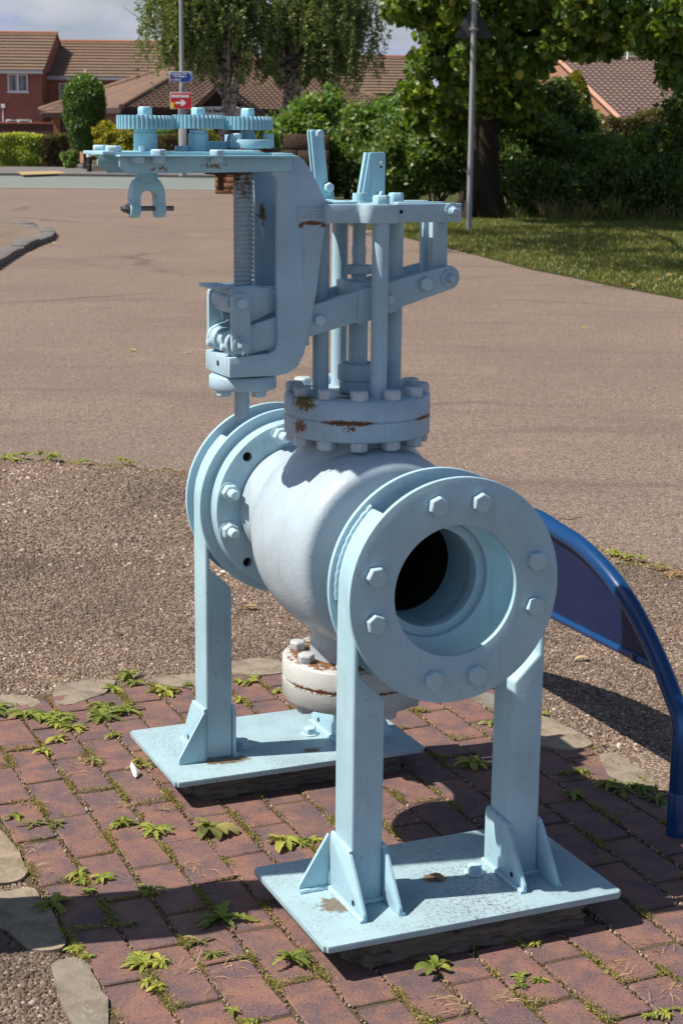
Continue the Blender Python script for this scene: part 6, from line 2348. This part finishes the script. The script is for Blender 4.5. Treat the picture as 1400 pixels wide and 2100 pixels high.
# garden wall and doorway between hedge and house
gw = thing('garden_wall', 'dark red brick garden wall behind the left hedge', 'wall', (0, 0, 0))
yq = 84.0
wbox('wall', (X(-80, 260, yq), yq, 0), (X(108, 260, yq), yq + .25, at(0, 254, yq).z), M['wall_dark'], gw)
wbox('coping', (X(-80, 260, yq), yq - .05, at(0, 254, yq).z), (X(109, 260, yq), yq + .3, at(0, 250, yq).z), M['wall_red'], gw, .01)
# medical centre: hipped pantile roof turned 24 degrees, gabled porch with a name board
mc = thing('medical_centre', 'low medical centre with brown hipped pantile roof, dark gable and long name board', 'building', (0, 0, 0))
c0 = np.array([X(249, 222, 80), 80.0])
uu_ = np.array([.909, .416])
vv_ = np.array([-.416, .909])
LU, LV, OVH = 15.2, 14.5, .0
zE, zRg = at(249, 221, 80).z, 5.55


def mp_(a, b_, z):
    p = c0 + uu_ * a + vv_ * b_
    return (float(p[0]), float(p[1]), float(z))


bm = bmesh.new()
q = [mp_(.5, .5, 0)[:2], mp_(LU - .5, .5, 0)[:2], mp_(LU - .5, LV - .5, 0)[:2], mp_(.5, LV - .5, 0)[:2]]
prism(bm, q, 2, 0, zE - .05)
fin(bm, 'wall', M['wall_orange'], mc, 0, smooth=False)
RA = 7.2
r0, r1 = (RA, LV / 2), (LU - RA * .9, LV / 2)
tiled_slope('roof_tiles', mp_(0, LV, zE), mp_(0, 0, zE), mp_(*r0, zRg), mp_(*r0, zRg), 24, .30, 0, M['roof_brown'], mc, .045)
tiled_slope('roof_tiles', mp_(0, 0, zE), mp_(LU, 0, zE), mp_(*r0, zRg), mp_(*r1, zRg), 24, .30, .05, M['roof_brown'], mc, .045, 6)
tiled_slope('roof_tiles', mp_(LU, 0, zE), mp_(LU, LV, zE), mp_(*r1, zRg), mp_(*r1, zRg), 24, .30, .05, M['roof_brown'], mc, .045, 4)
tiled_slope('roof_tiles', mp_(0, LV, zE), mp_(LU, LV, zE), mp_(*r0, zRg), mp_(*r1, zRg), 16, .30, 0, M['roof_brown'], mc, .045)
for a_, b_ in (((0, 0, zE + .03), (*r0, zRg + .04)), ((LU, 0, zE + .03), (*r1, zRg + .04)), ((0, LV, zE + .03), (*r0, zRg + .04)), ((*r0, zRg + .05), (*r1, zRg + .05))):
    ridge_line('hip_tiles', mp_(*a_), mp_(*b_), .15, M['roof_brown'], mc)
bm = bmesh.new()
for a_, b_ in (((-.02, -.02), (LU, .08)), ((-.02, .0), (.08, LV))):
    q = [mp_(a_[0], a_[1], 0)[:2], mp_(b_[0], a_[1], 0)[:2], mp_(b_[0], b_[1], 0)[:2], mp_(a_[0], b_[1], 0)[:2]]
    prism(bm, q, 2, zE - .24, zE - .02)
fin(bm, 'fascia', M['fascia'], mc, 0, smooth=False)
bm = bmesh.new()
q = [mp_(.1, .1, 0)[:2], mp_(LU - .1, .1, 0)[:2], mp_(LU - .1, .8, 0)[:2], mp_(.1, .8, 0)[:2]]
prism(bm, q, 2, zE - .30, zE - .24)
fin(bm, 'soffit', M['timber'], mc, 0, smooth=False)
bm = bmesh.new()
q = [mp_(.42, .42, 0)[:2], mp_(LU - .4, .42, 0)[:2], mp_(LU - .4, .52, 0)[:2], mp_(.42, .52, 0)[:2]]
prism(bm, q, 2, zE - 1.3, zE - .30)
fin(bm, 'timber_cladding', M['timber'], mc, 0, smooth=False)
# low lean-to roof at the far left of the building and the doorway below it
yd = 84.5
x0, x1 = X(88, 240, yd), X(185, 240, yd)
zl = at(100, 233, yd).z
tiled_slope('porch_roof_tiles', (x0, yd - .3, zl), (x1 + .3, yd - .3, zl + .05), (x0 + 1.6, yd + 2.2, zl + .95), (x1 + .3, yd + 2.2, zl + .95), 7, .30, 0, M['roof_brown'], mc, .045)
wbox('fascia', (x0, yd - .34, zl - .18), (x1 + .3, yd - .24, zl + .0), M['fascia'], mc)
wbox('porch_wall', (X(107, 260, yd), yd, 0), (X(124, 260, yd), yd + 2, zl - .05), M['wall_orange'], mc)
wbox('porch_wall', (X(139, 260, yd), yd, 0), (X(150, 260, yd), yd + 2, zl - .05), M['wall_orange'], mc)
dr = wbox('door', (X(124, 260, yd) + .01, yd + .25, .35), (X(139, 260, yd) - .01, yd + .32, zl - .3), M['timber'], mc)
wbox('pane', (X(127, 260, yd), yd + .235, 1.0), (X(130, 260, yd), yd + .248, zl - .5), M['glass'], dr)
wbox('pane', (X(133, 260, yd), yd + .235, 1.0), (X(136, 260, yd), yd + .248, zl - .5), M['glass'], dr)
wbox('step_panel', (X(126, 260, yd), yd - .06, .06), (X(140, 300, yd), yd + .22, .62), M['orange'], mc)
# gabled porch with dark boards
yg_ = 78.2
gx0, gxm, gx1 = X(378, 240, yg_), X(452, 240, yg_), X(548, 240, yg_)
ga, ge0 = at(452, 172, yg_).z, at(548, 243, yg_).z
bm = bmesh.new()
prism(bm, [(gx0 + .3, 0), (gx1 - .3, 0), (gx1 - .3, ge0 + .15), (gxm, ga - .15), (gx0 + .3, ge0 + .15)], 1, yg_, yg_ + 3.0)
fin(bm, 'gable_boarding', M['timber'], mc, 0, smooth=False)
for xa, xb in ((gx0, gxm), (gxm, gx1)):
    lo, hi = (xa, xb) if xa == gx0 else (xb, xa)
    tiled_slope('porch_roof_tiles', (lo, yg_ - .35, ge0), (lo, yg_ + 4.5, ge0), (hi, yg_ - .35, ga), (hi, yg_ + 4.5, ga), 12, .30, .05, M['roof_brown'], mc, .045, 4)
    bm = bmesh.new()
    prism(bm, [(lo, ge0 - .22), (lo, ge0 - .02), (hi, ga - .02), (hi, ga - .22)], 1, yg_ - .40, yg_ - .34)
    fin(bm, 'barge_board', M['fascia'], mc, 0, smooth=False)
sx0, sx1 = X(408, 224, yg_), X(517, 224, yg_)
nbz0, nbz1 = at(0, 236, yg_).z, at(0, 214, yg_).z
nbd = thing('name_board', 'long pale name board with black medical centre lettering on the dark gable', 'sign', ((sx0 + sx1) / 2, yg_ - .1, 0))
hw_ = (sx1 - sx0) / 2
wbox('board', (-hw_, -.03, nbz0), (hw_, .03, nbz1), M['sign_white'], nbd, .006)
kg = yg_ / FPX
text_mesh('West Bank Medical Centre', 11.2 * kg, 'lettering', M['ink'], nbd, Matrix.Translation((-hw_ + 8 * kg, -.036, at(0, 226.5, yg_).z)) @ FACE, .74, .008)
text_mesh('Telephone 0151 424 0000   Fax 0151 000 0000', 5.2 * kg, 'small_lettering', M['ink_grey'], nbd, Matrix.Translation((-hw_ + 9 * kg, -.036, at(0, 233.5, yg_).z)) @ FACE, .80, .002)
# bungalow on the right behind the shrubs
rh = thing('bungalow', 'orange brick bungalow with pinkish pantile roof behind the right hand shrubs', 'house', (0, 0, 0))
e0 = np.array([X(1272, 248, 75), 75.0])
rv = np.array([-.28, .96])
ru = np.array([.96, .28])


def rp(a, b_, z):
    p = e0 + ru * a + rv * b_
    return (float(p[0]), float(p[1]), float(z))


zeR, zrR = at(1272, 247, 75).z, 5.15
tiled_slope('roof_tiles', rp(-.1, -.3, zeR), rp(11, -.3, zeR), rp(-.1, 7.0, zrR), rp(11, 7.0, zrR), 22, .30, .06, M['roof_grey'], rh, .05, 6)
tiled_slope('roof_tiles', rp(-.1, 14.3, zeR), rp(11, 14.3, zeR), rp(-.1, 7.0, zrR), rp(11, 7.0, zrR), 16, .30, 0, M['roof_grey'], rh, .05)
bm = bmesh.new()
gp0 = [rp(0, 0, 0), rp(0, 0, zeR), rp(0, 7.0, zrR - .06), rp(0, 14, zeR), rp(0, 14, 0)]
gp1 = [rp(.3, 0, 0), rp(.3, 0, zeR), rp(.3, 7.0, zrR - .06), rp(.3, 14, zeR), rp(.3, 14, 0)]
va_ = [bm.verts.new(p) for p in gp0]
vb_ = [bm.verts.new(p) for p in gp1]
bm.faces.new(va_)
bm.faces.new(vb_[::-1])
for i in range(5):
    j = (i + 1) % 5
    bm.faces.new((va_[i], vb_[i], vb_[j], va_[j]))
fin(bm, 'gable', M['wall_orange'], rh, 0, smooth=False)
bm = bmesh.new()
q = [rp(.3, .05, 0)[:2], rp(10.8, .05, 0)[:2], rp(10.8, 13.9, 0)[:2], rp(.3, 13.9, 0)[:2]]
prism(bm, q, 2, 0, zeR - .02)
fin(bm, 'wall', M['wall_orange'], rh, 0, smooth=False)
bm = bmesh.new()
tube(bm, [rp(-.12, -.3, zeR + .02), rp(-.12, 7.0, zrR + .03)], .10, 6)
M['verge'] = NB('pink_verge').fin((.45, .26, .20), .9)
fin(bm, 'verge', M['verge'], rh)
ridge_line('ridge_tiles', rp(-.1, 7.0, zrR + .05), rp(11, 7.0, zrR + .05), .13, M['roof_grey'], rh)
bm = bmesh.new()
cyl(bm, rp(3.4, 6.8, zrR), rp(3.4, 6.8, zrR + .55), .05, 8)
fin(bm, 'vent_pipe', M['upvc'], rh)
# far trees closing the gaps between the houses
for (u, Y, h, lab) in ((720, 118, 5.2, 'far tree behind the third roof'), (1100, 100, 6.2, 'far tree left of the right hand bungalow'), (1330, 108, 8.0, 'far tree behind the bungalow ridge'), (980, 96, 4.6, 'far tree behind the big trunk')):
    x = X(u, 200, Y)
    shrub(x, Y, 3.0, 2.0, h, 7000, .34, 'shrub_dark', lab, 0, 34, 'trees behind the houses', 8, .6, 1.2, 'tree')
